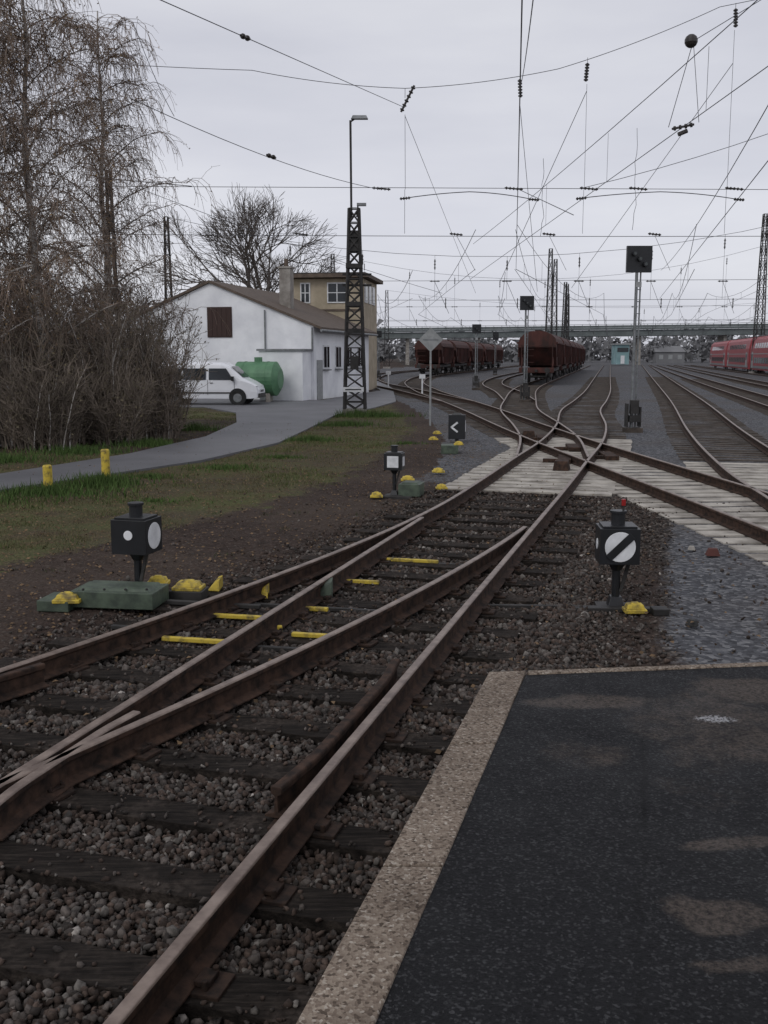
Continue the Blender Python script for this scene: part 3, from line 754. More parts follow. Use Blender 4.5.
# ------------------------------------------------------------------ lattice masts
def lattice(mb, x, y, z0, z1, w0, w1, k='dsteel', r=.03, seg=.8, rz=0):
    T = Matrix.Translation((x, y, 0)) @ Matrix.Rotation(rz, 4, 'Z'); old = mb.T; mb.T = T
    n = max(3, int((z1 - z0) / seg)); lv_ = []
    for i in range(n + 1):
        z = z0 + (z1 - z0) * i / n; w = (w0 + (w1 - w0) * i / n) / 2; lv_.append([Vector((-w, -w, z)), Vector((w, -w, z)), Vector((w, w, z)), Vector((-w, w, z))])
    for j in range(4): mb.cyl(lv_[0][j], lv_[n][j], r * 1.4, k, n=4)
    for i in range(n):
        for j in range(4):
            a_, b_ = (j, (j + 1) % 4) if i % 2 == 0 else ((j + 1) % 4, j)
            mb.cyl(lv_[i][a_], lv_[i + 1][b_], r * .7, k, n=4, caps=False); mb.cyl(lv_[i + 1][j], lv_[i + 1][(j + 1) % 4], r * .6, k, n=4, caps=False)
            mb.cyl(lv_[i][b_], lv_[i + 1][a_], r * .7, k, n=4, caps=False)
    mb.T = old
mb = MB(); X0, Y0 = -1.12, 38.7
lattice(mb, X0, Y0, 0, 7.7, .8, .36, r=.044, seg=.5)
mb.box((X0, Y0, .1), (.9, .9, .3), 'brickc')
mb.cyl((X0 - .1, Y0, 7.3), (X0 - .12, Y0, 10.85), .045, 'dsteel', n=8)
mb.cyl((X0 - .12, Y0, 10.8), (X0 + .1, Y0 - .1, 10.92), .03, 'dsteel'); mb.box((X0 + .22, Y0 - .15, 10.92), (.62, .24, .12), 'galv', top=.8)
mb.cyl((X0 + .1, Y0, 7.4), (X0 + .15, Y0, 7.85), .03, 'dsteel'); mb.box((X0 + .28, Y0, 7.85), (.35, .18, .1), 'galv')
mb.box((X0 - .05, Y0 - .45, 1.0), (.8, .03, .18), 'white'); mb.box((X0 - .05, Y0 - .47, 1.0), (.6, .01, .04), 'black')
mb.box((X0, Y0 - .35, 2.0), (.3, .2, .5), 'dsteel'); mb.box((X0, Y0, 6.5), (.45, .4, .8), 'dsteel', top=.7)
for z in (3.2, 4.2, 5.6): mb.box((X0, Y0, z), (.85 - z * .04, .65, .16), 'dsteel')
for z in (4.9, 5.3): mb.box((X0 + .1, Y0, z), (1.1, .08, .08), 'dsteel')
mb.build('lattice_lamp_mast')

masts = [(-10.6, 40, 9.3, .36), (-18, 40, 13.8, .6), (25, 40, 18, .9), (-17.5, 83, 13.3, .7), (38, 83, 16, 1), (48.0, 130, 19.9, 1.2), (-6.5, 130, 15, .9), (29.2, 180, 20.8, 1.3), (32.6, 195, 20.4, 1.3), (41.7, 235, 19, 1.4), (47.2, 262, 18, 1.4), (38, 212, 17, 1.2), (95, 190, 20, 1.3), (0.5, 185, 14, 1.0)]
for (x, y, h, w) in masts:
    mb = MB(); lattice(mb, x, y, 0, h, w, w * .4, r=.025 + w * .022, seg=1.0 + w * .6); mb.box((x, y, .1), (w * 1.3, w * 1.3, .4), 'brickc')
    mb.build('catenary_mast')

# ------------------------------------------------------------------ overhead wires
mb = MB()
def wire(a_, b_, sag=0, r=.013, n=None):
    a_ = Vector(a_); b_ = Vector(b_); n = n or (12 if sag else 2); pts_ = []
    for i in range(n + 1):
        t = i / n; p = a_.lerp(b_, t); p.z -= 4 * sag * t * (1 - t); pts_.append(p)
    mb.chain(pts_, r, r, 'wire', 4)
def insul(a_, b_, r=.05, disks=3):
    a_ = Vector(a_); b_ = Vector(b_); mb.cyl(a_, b_, r * .6, 'insul', n=8)
    for i in range(disks):
        p = a_.lerp(b_, (i + .5) / disks); d = (b_ - a_).normalized() * .02; mb.cyl(p - d, p + d, r * 1.15, 'insul', n=10)
tw1 = [(-18, 40, 13.8), (-5, 40, 12.95), (.8, 40, 12.3), (6.6, 40, 13.0), (12.6, 40, 15.2), (25, 40, 18)]
for i in range(5): wire(tw1[i], tw1[i + 1], .12, .013)
def topz(x): return float(np.interp(x, [p[0] for p in tw1], [p[2] for p in tw1]))
wire((-18, 40, 8.75), (25, 40, 8.55), .0, .012); wire((-18, 40, 7.0), (25, 40, 6.9), .1, .012)
wire((-10.6, 40, 9.0), (-7.4, 40, 8.72), 0, .016)
for x in (.8, 5.15, 7.7, 13.2):
    z = topz(x); o = random.uniform(-.12, .12); insul((x + (.35 if x < 2 else 0), 40, z + (.1 if x < 2 else -.2)), (x + (-.15 if x < 2 else o * .4), 40, z - .85), .075, 6); wire((x, 40, z), (x, 40, z - .35), 0, .012); wire((x, 40, z - .95), (x + .02, 40, 8.6), 0, .010); wire((x, 40, 8.6), (x, 40, 6.95), 0, .010)
for x in (-.1, 5.0, 7.9, 9.8, 13.5): insul((x - .35, 40, 8.66), (x + .35, 40, 8.6), .05, 5)
for x in (-3.2, 2.8, 6.4, 10.5, 15): insul((x - .25, 40, 6.95), (x + .25, 40, 6.9), .045, 4); wire((x, 40, 6.9), (x + .8, 40.5, 5.6), 0, .010)
for (xa, xb) in ((.9, 5.6), (7.6, 13.4)):
    wire((xa, 39.4, 8.2), ((xa + xb) / 2, 39.4, 8.42), -.03, .017); wire(((xa + xb) / 2, 39.4, 8.42), (xb, 39.4, 8.15), -.05, .017); insul((xa - .3, 39.4, 8.16), (xa + .1, 39.4, 8.2), .05, 4); insul((xb - .1, 39.4, 8.15), (xb + .3, 39.4, 8.12), .05, 4)
mb.build('cross_span_wires')
mb = MB()
for (Y, xa, xb, h, hl) in ((83, -17.5, 38, 13.3, 8.2), (130, -6.5, 48, 15, 8.4), (185, .5, 95, 14, 8.5)):
    wire((xa, Y, h), (xb, Y, h + 1), 3.6, .018); wire((xa, Y, hl), (xb, Y, hl + .2), 0, .018); wire((xa, Y, 6.8), (xb, Y, 6.9), .1, .018)
    for i in range(9):
        x = xa + (xb - xa) * (i + .7) / 9.5; t = (x - xa) / (xb - xa); z = h + t - 4 * 3.6 * t * (1 - t)
        wire((x, Y, z), (x, Y, 6.8), 0, .015); insul((x, Y, z - .3), (x, Y, z - 1.1), .08, 3); insul((x - .4, Y, hl + .05), (x + .4, Y, hl + .05), .07, 3); insul((x + .9, Y, 6.9), (x + .9, Y, 6.1), .06, 3)
        wire((x, Y, 8.2), (x + 1.2, Y + .5, 5.7), 0, .02)
mb.build('cross_span_wires')
mb = MB()
def at(pts_, Y): return float(np.interp(Y, [p[1] for p in pts_], [p[0] for p in pts_]))
def caten(pts_, Ys, zc=5.6, zs=7.2, st=.3):
    for i in range(len(Ys) - 1):
        y0, y1 = Ys[i], Ys[i + 1]; s0 = st if i % 2 else -st
        a_ = Vector((at(pts_, y0) + s0, y0, zc)); b_ = Vector((at(pts_, y1) - s0, y1, zc)); wire(a_, b_, .0, .008 + max(y0, 0) * .00009)
        a2, b2 = Vector((a_.x, a_.y, zs)), Vector((b_.x, b_.y, zs)); wire(a2, b2, zs - zc - .35, .008 + max(y0, 0) * .00009)
        n = int((y1 - y0) / 7)
        for j in range(1, n):
            t = j / n; p = a_.lerp(b_, t); wire(p, (p.x, p.y, zs - 4 * (zs - zc - .35) * t * (1 - t)), 0, .005 + max(y0, 0) * .00007)
SP = [40, 83, 130, 185, 238]
wT1 = [(-1.02, -8), (5.15, 40), (10, 49), (13.4, 63), (19.2, 89), (33.5, 153), (53, 240)]
caten(wT1, [-8, 40] + SP[1:], 5.6, 7.3, 0)
caten(X1, SP, 5.6, 7.1); caten(W2, SP, 5.6, 7.1); caten(R1, SP, 5.6, 7.3); caten(L1, [60] + SP[1:], 5.6, 7.2); caten(R2, [3] + SP, 5.7, 7.3); caten(R3, SP, 5.6, 7.2); caten(L2, [60] + SP[1:], 5.6, 7.1); caten(R4, [83] + SP[2:], 5.6, 7.2)
wire((8.0, 0, 7.9), (3.8, 45, 5.6), 0, .010); wire((7.9, 0, 9.4), (3.9, 45, 7.1), .3, .010)
wire((5.2, 10, 6.1), (16.2, 60, 5.6), 0, .010); wire((5.2, 10, 7.6), (16.2, 60, 7.2), .6, .010)
for Yd in (8, 14, 20, 26, 32): t = Yd / 45; wire((8.0 - 4.2 * t, Yd, 7.9 - 2.3 * t), (8.0 - 4.2 * t, Yd, 9.35 - 2.3 * t - 1.2 * t * (1 - t)), 0, .006)
wire((-4.3, 20, 8.9), (.8, 40, 11.6), 0, .010); insul((-3.25, 24.1, 9.45), (-3.12, 24.6, 9.52), .055, 2)
wire((-6.0, 25, 8.3), (-.15, 40, 8.6), .25, .010); insul((-3.5, 31.2, 8.2), (-3.3, 31.7, 8.21), .06, 2)
wire((-4.6, 19.5, 8.3), (-4.2, 21, 7.0), .1, .008)
wire((.8, 40, 11.3), (7.0, 78, 7.0), 0, .012); wire((5.15, 40, 11.9), (9, 60, 6), 0, .012); wire((7.7, 40, 12.2), (5.9, 52, 6), 0, .012)
wire((13.2, 40, 13.2), (11, 60, 6.2), 0, .012); wire((5.2, 40, 8.6), (5.5, 30, 6.3), 0, .012); wire((2.0, 14, 7.3), (5.15, 40, 12.3), .3, .010)
wire((-18, 40, 12), (4, 70, 6.5), .4, .013); wire((25, 40, 15), (7.7, 40.3, 8.7), .6, .012)
wire((7.0, 24, 9.3), (9.2, 24, 10.6), 0, .009)
wire((7.0, 24, 9.3), (6.6, 24.3, 7.5), 0, .008); wire((7.0, 24, 9.3), (7.15, 23.8, 7.5), 0, .008); insul((6.6, 24, 7.4), (7.1, 24, 7.5), .045, 4); mb.cyl((6.75, 24, 7.28), (6.95, 24, 7.36), .05, 'insul')
wire((9.2, 24, 10.6), (14, 10, 12), .1, .010)
mb.ball((6.95, 24, 9.3), .15, 'insul')
for (xx, yy, z0_, z1_) in ((5.5, 36, 9.0, 6.4), (8.7, 36, 10.0, 6.6)):
    pts_ = [Vector((xx + .07 * math.sin(i * .9) * (i % 5) / 4, yy, z0_ + (z1_ - z0_) * i / 12)) for i in range(13)]; mb.chain(pts_, .010, .010, 'wire', 4)
mb.build('overhead_contact_wires')

# ------------------------------------------------------------------ buildings
house = empty('white_gabled_house')
T = Matrix.Translation((-3.6, 52, 0)) @ Matrix.Rotation(R(-12.7), 4, 'Z')
W, Ln, He, Ha = 11.2, 12.0, 3.75, 6.0
mb = MB(T)
mb.add([(-W, 0, -.1), (0, 0, -.1), (0, 0, He), (-W / 2, 0, Ha), (-W, 0, He), (-W, Ln, -.1), (0, Ln, -.1), (0, Ln, He), (-W / 2, Ln, Ha), (-W, Ln, He)],
       [(0, 1, 2, 3, 4), (9, 8, 7, 6, 5), (1, 6, 7, 2), (5, 0, 4, 9)], 'render'); mb.build('walls', house)
mb = MB(T); sl = math.atan2(Ha - He, W / 2)
for sgn in (1, -1):
    ex = 0.45; x_e = 0 + ex if sgn > 0 else -W - ex; z_e = He - ex * math.tan(sl)
    a_ = [(-W / 2, -.15, Ha + .02), (x_e, -.15, z_e + .02), (x_e, Ln + .4, z_e + .02), (-W / 2, Ln + .4, Ha + .02)]
    vs = a_ + [(p[0], p[1], p[2] + .13) for p in a_]
    mb.add(vs, [(0, 3, 2, 1), (4, 5, 6, 7), (0, 1, 5, 4), (1, 2, 6, 5), (2, 3, 7, 6), (3, 0, 4, 7)], 'roof')
    mb.cyl((x_e, -.15, z_e - .02), (x_e, Ln + .4, z_e - .02), .07, 'galv')
mb.build('roof', house)
mb = MB(T)
mb.box((-5.1, -.02, 4.0), (1.36, .06, 1.56), 'boards')
for i in range(5): mb.box((-5.1 - .52 + i * .26, -.055, 4.0), (.235, .02, 1.44), 'boards')
mb.build('boarded_window', house)
mb = MB(T)
for yy in (2.2, 4.6, 7.0, 9.6):
    mb.box((.02, yy, 2.2), (.06, 1.15, 1.25), 'white'); mb.box((.055, yy, 2.2), (.02, .98, 1.08), 'glass'); mb.box((.07, yy, 2.2), (.02, .06, 1.08), 'white'); mb.box((.07, yy, 1.52), (.16, 1.25, .06), 'galv')
mb.build('windows', house)
mb = MB(T); mb.box((.02, .95, 1.0), (.06, .95, 2.1), 'grey'); mb.box((-9, -.03, 1.05), (1.0, .06, 2.1), 'galv'); mb.build('door', house)
mb = MB(T); mb.box((-1.3, -.75, 1.2), (2.3, 1.48, 2.6), 'render'); mb.box((-1.3, -.78, 2.56), (2.5, 1.6, .1), 'galv'); mb.cyl((-.06, -.08, 2.6), (-.06, -.08, 3.7), .05, 'galv'); mb.cyl((-2.6, -.08, 0), (-2.6, -.08, 4.6), .04, 'galv'); mb.build('annex', house)
mb = MB(T); mb.box((-2.6, 3.6, 5.7), (.62, .62, 2.6), 'brickc'); mb.box((-2.6, 3.6, 7.03), (.74, .74, .1), 'brickc'); mb.cyl((-2.6, 3.6, 7.08), (-2.6, 3.6, 7.5), .12, 'roof'); mb.build('chimney', house)

tower = empty('cream_signal_box_building')
T = Matrix.Translation((-5.9, 66.5, 0)) @ Matrix.Rotation(R(-8), 4, 'Z')
mb = MB(T); mb.box((2.3, 3, 3.55), (4.6, 6, 7.3), 'cream'); mb.build('walls', tower)
mb = MB(T); mb.box((2.3, 2.9, 7.36), (5.4, 7.0, .24), 'roof'); mb.box((2.3, 2.9, 7.52), (5.0, 6.6, .08), 'dsteel'); mb.build('roof', tower)
mb = MB(T)
for (x, w) in ((2.9, 1.15), (.8, .5)):
    mb.box((x, -.03, 6.3), (w + .16, .06, 1.3), 'white'); mb.box((x, -.065, 6.3), (w, .02, 1.14), 'glass'); mb.box((x, -.08, 6.3), (.06, .02, 1.14), 'white'); mb.box((x, -.08, 6.3), (w, .02, .05), 'white')
for yy in (1, 2.6, 4.2): mb.box((4.63, yy, 6.3), (.06, 1.1, 1.2), 'white'); mb.box((4.665, yy, 6.3), (.02, .95, 1.05), 'glass')
mb.box((2.3, -.03, 5.2), (4.64, .06, .12), 'roof'); mb.build('windows', tower)

sb = MB(); sb.box((56.0, 240, 2.6), (3.0, 5, 4.6), 'teal'); sb.box((56.0, 240, 5.0), (3.6, 6, .3), 'grey'); sb.box((56.0, 237.45, 3.7), (2.6, .1, 1.0), 'glass'); sb.box((56.0, 237.45, 1.4), (.9, .1, 1.9), 'white'); sb.build('teal_signal_box')
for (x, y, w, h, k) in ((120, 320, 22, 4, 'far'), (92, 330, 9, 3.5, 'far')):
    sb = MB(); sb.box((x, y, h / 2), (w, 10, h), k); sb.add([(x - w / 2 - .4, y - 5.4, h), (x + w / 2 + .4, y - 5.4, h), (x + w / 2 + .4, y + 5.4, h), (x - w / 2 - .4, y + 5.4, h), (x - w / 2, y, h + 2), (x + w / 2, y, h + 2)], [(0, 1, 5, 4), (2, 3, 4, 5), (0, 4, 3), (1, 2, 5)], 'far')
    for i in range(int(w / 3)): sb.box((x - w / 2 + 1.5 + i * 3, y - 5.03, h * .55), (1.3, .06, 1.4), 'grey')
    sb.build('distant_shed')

mb = MB(); c0, c1 = Vector((-7.2, 50.1, 1.15)), Vector((-5.3, 49.7, 1.15)); d = (c1 - c0).normalized()
mb.cyl(c0, c1, .84, 'tank', n=28); mb.cyl(c1, c1 + d * .22, .84, 'tank', r1=.5, n=28); mb.cyl(c0, c0 - d * .22, .84, 'tank', r1=.5, n=28)
for t in (.2, .8): p = c0.lerp(c1, t); mb.box((p.x, p.y, .2), (.2, 1.3, .5), 'brickc'); mb.cyl(p - d * .03, p + d * .03, .855, 'tank', n=28)
mb.cyl((-6.2, 49.9, 1.9), (-6.2, 49.9, 2.2), .2, 'tank', n=12); mb.build('green_storage_tank', smooth=False)

# ------------------------------------------------------------------ bridge
mb = MB(); xa, ya, za, xb, yb_, zb = -6, 262, 7.4, 150, 250, 8.9
L = math.hypot(xb - xa, yb_ - ya); rz = math.atan2(yb_ - ya, xb - xa); tl = math.atan2(zb - za, L)
T = Matrix.Translation((xa, ya, za)) @ Matrix.Rotation(rz, 4, 'Z') @ Matrix.Rotation(-tl, 4, 'Y'); mb.T = T
mb.box((L / 2, 0, -.1), (L, 7, 1.5), 'bridge'); mb.box((L / 2, -3.7, .95), (L, .5, .5), 'bridge')
mb.box((L / 2, -3.9, 2.05), (L, .08, .1), 'bridge')
for i in range(int(L / 2)): mb.box((i * 2, -3.9, 1.6), (.1, .08, .9), 'bridge')
mb.box((L / 2, -3.84, 1.5), (L, .03, .55), 'bridge')
mb.T = None
for x in (6, 24, 44, 64, 85, 108, 130):
    t = (x - xa) / (xb - xa); y = ya + (yb_ - ya) * t; mb.box((x, y, (za + (zb - za) * t - 1) / 2), (.9, 5, za + (zb - za) * t - .7), 'brickc', top=.9)
mb.build('road_bridge')
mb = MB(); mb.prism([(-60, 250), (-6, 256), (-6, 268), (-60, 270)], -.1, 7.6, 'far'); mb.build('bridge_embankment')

# ------------------------------------------------------------------ freight wagons
def wagon(x, y, rz):
    mb = MB(Matrix.Translation((x, y, .17)) @ Matrix.Rotation(rz, 4, 'Z'))
    st = [(-6.1, 2.75), (-5.9, 2.6), (-4.6, 1.35), (-1.6, 1.25), (0, 1.2), (1.6, 1.25), (4.6, 1.35), (5.9, 2.6), (6.1, 2.75)]; nr = 0; vs = []
    for (yy, zb_) in st:
        ring = [(-1.45, zb_), (-1.48, 3.1)] + [(-1.48 * math.cos(math.pi * k / 8), 3.1 + .95 * math.sin(math.pi * k / 8)) for k in range(1, 8)] + [(1.48, 3.1), (1.45, zb_)]
        nr = len(ring); vs += [(p[0], yy, p[1]) for p in ring]
    fs = []
    for j in range(len(st) - 1):
        for i in range(nr): fs.append((j * nr + i, j * nr + (i + 1) % nr, (j + 1) * nr + (i + 1) % nr, (j + 1) * nr + i))
    fs += [tuple(reversed(range(nr))), tuple(range((len(st) - 1) * nr, len(st) * nr))]
    mb.add(vs, fs, 'wagon')
    for i in range(9):
        yy = -5 + i * 1.25; zb_ = 2.0 if abs(yy) > 4.2 else 1.35
        for sx in (-1.53, 1.53): mb.box((sx, yy, (zb_ + 3.1) / 2), (.1, .12, 3.1 - zb_), 'wagon')
    for sx in (-1.52, 1.52): mb.box((sx, 0, 3.1), (.14, 12.2, .12), 'wagon'); mb.box((sx * .7, 0, 1.0), (.16, 13, .26), 'dsteel')
    mb.box((0, 0, 4.08), (.5, 11.6, .06), 'dsteel')
    for e_ in (-1, 1):
        mb.box((0, 6.5 * e_, 1.0), (2.7, .2, .4), 'wagon')
        for sx in (-.87, .87): mb.cyl((sx, 6.6 * e_, 1.0), (sx, 7.1 * e_, 1.0), .09, 'dsteel'); mb.cyl((sx, 7.1 * e_, 1.0), (sx, 7.16 * e_, 1.0), .22, 'dsteel', n=14)
        mb.box((0, 6.75 * e_, .95), (.2, .4, .2), 'dsteel')
        for sx in (-1.2, 1.2): mb.box((sx, 6.3 * e_, 2.0), (.06, .06, 1.9), 'wagon'); mb.box((sx, 5.3 * e_, 1.9), (.12, .14, 1.7), 'wagon', tilt=('X', .7 * e_))
        for z in (1.6, 2.1, 2.6): mb.box((-.7, 6.3 * e_, z), (.9, .04, .04), 'wagon')
        mb.box((0, 6.3 * e_, 2.9), (2.5, .06, .06), 'wagon')
        for wy in (3.6, 5.4):
            for sx in (-.75, .75): mb.cyl((sx - .06, wy * e_, .46), (sx + .06, wy * e_, .46), .46, 'dsteel', n=20)
            mb.cyl((-.9, wy * e_, .46), (.9, wy * e_, .46), .08, 'dsteel')
        for sx in (-1.0, 1.0): mb.box((sx, 4.5 * e_, .58), (.14, 2.5, .3), 'dsteel'); mb.box((sx, 4.5 * e_, .4), (.16, .6, .3), 'dsteel')
    mb.box((0, 0, .95), (1.2, 5.5, .6), 'wagon', top=1.3)
    mb.build('hopper_wagon', bevel=0)
def train(pts_, y0, n):
    Y = y0
    for i in range(n):
        x0, x1 = at(pts_, Y + .5), at(pts_, Y + 13); ang = math.atan2(12.5, x1 - x0) - math.pi / 2
        wagon((x0 + x1) / 2, Y + 7, ang); Y += 14.3
train(W2, 78, 6); train(X1, 108, 5)
mb = MB(Matrix.Translation((at(L2, 165), 165, .17)) @ Matrix.Rotation(-.22, 4, 'Z'))
mb.cyl((0, -6, 2.4), (0, 6, 2.4), 1.35, 'white', n=24); mb.cyl((0, -6.3, 2.4), (0, -6, 2.4), .8, 'white', r1=1.35, n=24); mb.box((0, 0, 1.0), (2.4, 13, .25), 'dsteel'); mb.cyl((0, 0, 3.7), (0, 0, 4.0), .3, 'white')
for yy in (-5, -3.4, 3.4, 5):
    for sx in (-.75, .75): mb.cyl((sx - .06, yy, .46), (sx + .06, yy, .46), .46, 'dsteel', n=16)
for sx in (-.87, .87): mb.cyl((sx, -7.1, 1.0), (sx, -6.5, 1.0), .15, 'dsteel')
mb.build('tank_wagon')

for i in range(4):
    yc = 92 + i * 27; xc = 19.5 + .225 * yc
    mb = MB(Matrix.Translation((xc, yc, .17)) @ Matrix.Rotation(-math.atan(.225), 4, 'Z'))
    ring = [(-1.35, .35), (-1.4, 1.0), (-1.4, 3.0), (-1.2, 4.1), (-.75, 4.5), (0, 4.6), (.75, 4.5), (1.2, 4.1), (1.4, 3.0), (1.4, 1.0), (1.35, .35)]; nr = len(ring); vs = []
    for yy in (-13.1, -12.9, 12.9, 13.1):
        s_ = .96 if abs(yy) > 13 else 1; vs += [(p[0] * s_, yy, p[1] * s_ + .02) for p in ring]
    fs = [(j * nr + k, j * nr + (k + 1) % nr, (j + 1) * nr + (k + 1) % nr, (j + 1) * nr + k) for j in range(3) for k in range(nr)] + [tuple(reversed(range(nr))), tuple(range(3 * nr, 4 * nr))]
    mb.add(vs, fs, 'trainred')
    for sx in (-1, 1):
        for k in range(10):
            yy = -8.6 + k * 1.9; mb.box((sx * 1.41, yy, 1.55), (.03, 1.45, .7), 'glass'); mb.box((sx * 1.335, yy, 3.35), (.03, 1.45, .62), 'glass', tilt=('Y', -sx * .18))
        mb.box((sx * 1.41, 0, 2.35), (.025, 25, .1), 'grey'); mb.box((sx * 1.41, 0, .72), (.03, 25, .3), 'galv')
        for yy in (-10.9, 10.9): mb.box((sx * 1.42, yy, 1.6), (.03, 1.4, 2.0), 'grey'); mb.box((sx * 1.44, yy, 1.9), (.02, .9, .8), 'glass')
    mb.box((0, 0, 4.6), (1.6, 24, .08), 'galv')
    for yy in (-10, -7.8, 7.8, 10):
        for sx in (-.75, .75): mb.cyl((sx - .06, yy, .46), (sx + .06, yy, .46), .46, 'dsteel', n=14)
    for yy in (-9, 9): mb.box((0, yy, .5), (2.3, 3.2, .4), 'dsteel')
    mb.build('red_double_deck_coach')

# ------------------------------------------------------------------ van
van = empty('parked_van')
T = Matrix.Translation((-8.15, 47.2, .035)) @ Matrix.Rotation(R(-4), 4, 'Z')
mb = MB(T)
st = [(-2.42, .45, 1.0, 1.55, .86, .74), (-2.36, .32, 1.05, 1.86, .92, .78), (-1.6, .28, 1.08, 1.94, .95, .80), (0, .28, 1.1, 1.95, .95, .80), (.75, .28, 1.1, 1.92, .95, .79), (1.15, .28, 1.1, 1.75, .95, .77), (1.75, .28, 1.08, 1.22, .94, .80), (2.1, .28, .98, 1.05, .91, .74), (2.38, .32, .80, .88, .84, .66), (2.46, .40, .66, .70, .74, .58)]
vs = []; nr = 12
for (x, zb_, zm, zt, wb, wt) in st:
    h = zt - zm
    r_ = [(-wb * .97, zb_), (-wb, (zb_ + zm) / 2), (-wb * .99, zm), (-(wb * .35 + wt * .65), zm + h * .62), (-wt, zt - h * .14), (-wt * .75, zt)]
    r_ += [(-p[0], p[1]) for p in reversed(r_)]
    vs += [(x, p[0], p[1]) for p in r_]
fs = [(j * nr + k, (j + 1) * nr + k, (j + 1) * nr + (k + 1) % nr, j * nr + (k + 1) % nr) for j in range(len(st) - 1) for k in range(nr)] + [tuple(range(nr)), tuple(reversed(range((len(st) - 1) * nr, len(st) * nr)))]
fs = [tuple(reversed(f_)) for f_ in fs]
mb.add(vs, fs, 'carpaint'); ob = mb.build('body', van, smooth=False, bevel=.02)
mb = MB(T)
def sw(x0, x1, x1t, x0t, z0=1.14, z1=1.66):
    for sg in (-1, 1):
        y0_, y1_ = sg * .962, sg * .885
        f_ = (0, 1, 2, 3) if sg < 0 else (3, 2, 1, 0)
        mb.add([(x0, y0_, z0), (x1, y0_, z0), (x1t, y1_, z1), (x0t, y1_, z1)], [f_], 'glass')
sw(-2.15, -1.1, -1.1, -2.1); sw(-1.0, .05, .05, -1.0); sw(.18, 1.32, .98, .18)
mb.add([(1.74, -.72, 1.265), (1.74, .72, 1.265), (1.2, .66, 1.755), (1.2, -.66, 1.755)], [(0, 1, 2, 3)], 'glass')
mb.build('windows', van)
mb = MB(T)
for x in (-1.45, 1.5):
    for sg in (-1, 1):
        mb.cyl((x, sg * .74, .32), (x, sg * .965, .32), .33, 'rubber', n=24); mb.cyl((x, sg * .96, .32), (x, sg * .975, .32), .2, 'galv', n=16)
        mb.cyl((x, sg * .94, .36), (x, sg * .958, .36), .40, 'black', n=24)
mb.build('wheels', van)
mb = MB(T)
mb.box((2.40, 0, .42), (.16, 1.55, .2), 'dsteel'); mb.box((0, -.955, .55), (3.6, .02, .06), 'dsteel'); mb.box((-2.42, 0, .42), (.1, 1.7, .16), 'dsteel')
for sg in (-1, 1): mb.box((2.28, sg * .72, .78), (.22, .22, .16), 'lamp'); mb.box((1.3, sg * 1.04, 1.2), (.12, .16, .2), 'black'); mb.box((-2.40, sg * .82, 1.15), (.08, .1, .4), 'redlens')
for x in (.12, -1.05, 1.36): mb.box((x, -.957, .8), (.012, .01, .7), 'dsteel')
mb.box((2.44, 0, .62), (.04, .8, .1), 'black'); mb.box((.3, -.965, 1.0), (.14, .02, .03), 'dsteel'); mb.build('trim', van)

mb = MB()
for (x, y, s, k) in [(-.36, 3.95, .05, 'white'), (2.9, 11.6, .16, 'dsteel'), (3.75, 11.2, .12, 'wagon'), (3.6, 11.5, .07, 'brickc'), (.9, 6.6, .03, 'white'), (-.1, 4.9, .025, 'white'), (2.6, 8.2, .08, 'dsteel'), (.35, 7.2, .03, 'white')]:
    mb.box((x, y, hz(x, y) + s * .35 + .02), (s, s * 1.3, s * .7), k, random.random() * 3, top=.6)
mb.build('trackside_litter', bevel=.01)
for (x, y) in ((.3, 70), (-1.0, 80), (2.2, 58)):
    mb = MB(); mb.cyl((x, y, -.05), (x, y, 1.0), .05, 'white'); mb.box((x, y - .05, 1.1), (.35, .03, .25), 'white'); mb.build('marker_post')

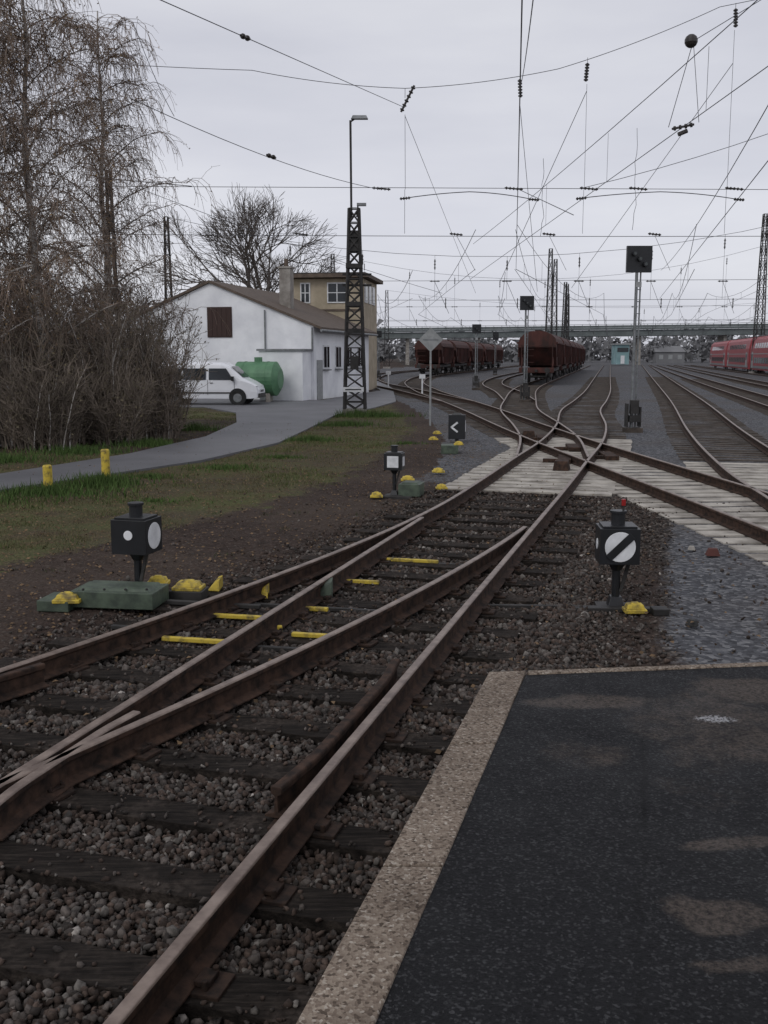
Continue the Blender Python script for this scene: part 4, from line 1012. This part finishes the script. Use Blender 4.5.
# ------------------------------------------------------------------ world, sun, camera
w = bpy.data.worlds.new('World'); S.world = w; w.use_nodes = True; nt = w.node_tree; bg = nt.nodes['Background']
SE, SA = R(42), R(215)
sky = nt.nodes.new('ShaderNodeTexSky'); sky.sky_type = 'NISHITA'; sky.sun_disc = False; sky.sun_elevation = SE; sky.sun_rotation = SA
hs = nt.nodes.new('ShaderNodeHueSaturation'); hs.inputs['Saturation'].default_value = .35; lk(nt, sky.outputs[0], hs.inputs['Color'])
tc = nt.nodes.new('ShaderNodeTexCoord'); mp = nt.nodes.new('ShaderNodeMapping'); mp.inputs['Scale'].default_value = (1, 1, 4.5); mp.inputs['Rotation'].default_value = (0, R(8), 0); lk(nt, tc.outputs['Generated'], mp.inputs[0])
n1 = noise(nt, mp.outputs[0], 1.9, 5, .5)
cl = ramp(nt, n1, [(.3, (.60, .615, .70)), (.5, (.71, .72, .795)), (.7, (.82, .83, .885))])
sp = nt.nodes.new('ShaderNodeSeparateXYZ'); lk(nt, tc.outputs['Generated'], sp.inputs[0])
gr = ramp(nt, sp.outputs[2], [(0, (.97, .97, .97)), (.12, (1.03, 1.03, 1.03)), (.45, (.92, .92, .92)), (1, (.74, .74, .74))])
cl = mix(nt, 1.0, cl, gr, 'MULTIPLY')
vm = nt.nodes.new('ShaderNodeVectorMath'); vm.operation = 'SCALE'; lk(nt, cl, vm.inputs[0]); vm.inputs['Scale'].default_value = 9.6
out = mix(nt, .9, hs.outputs[0], vm.outputs[0])
lk(nt, out, bg.inputs[0]); bg.inputs[1].default_value = .1
sl_ = bpy.data.lights.new('sun', 'SUN'); sl_.energy = .8; sl_.angle = R(28); sl_.color = (1, .98, .95); so = bpy.data.objects.new('sun', sl_); S.collection.objects.link(so)
so.rotation_euler = Vector((-math.sin(SA) * math.cos(SE), -math.cos(SA) * math.cos(SE), -math.sin(SE))).to_track_quat('-Z', 'Y').to_euler()
cam = bpy.data.cameras.new('camera'); co_ = bpy.data.objects.new('camera', cam); S.collection.objects.link(co_)
cam.sensor_fit = 'VERTICAL'; cam.sensor_height = 24; cam.lens = 24 * 1000 / 1024; cam.clip_end = 6000; cam.clip_start = .05
co_.location = (0, 0, 2.26); co_.rotation_euler = (R(90 - 8.87), 0, 0)
S.camera = co_
S.view_settings.view_transform = 'Standard'; S.view_settings.look = 'None'; S.view_settings.exposure = 0
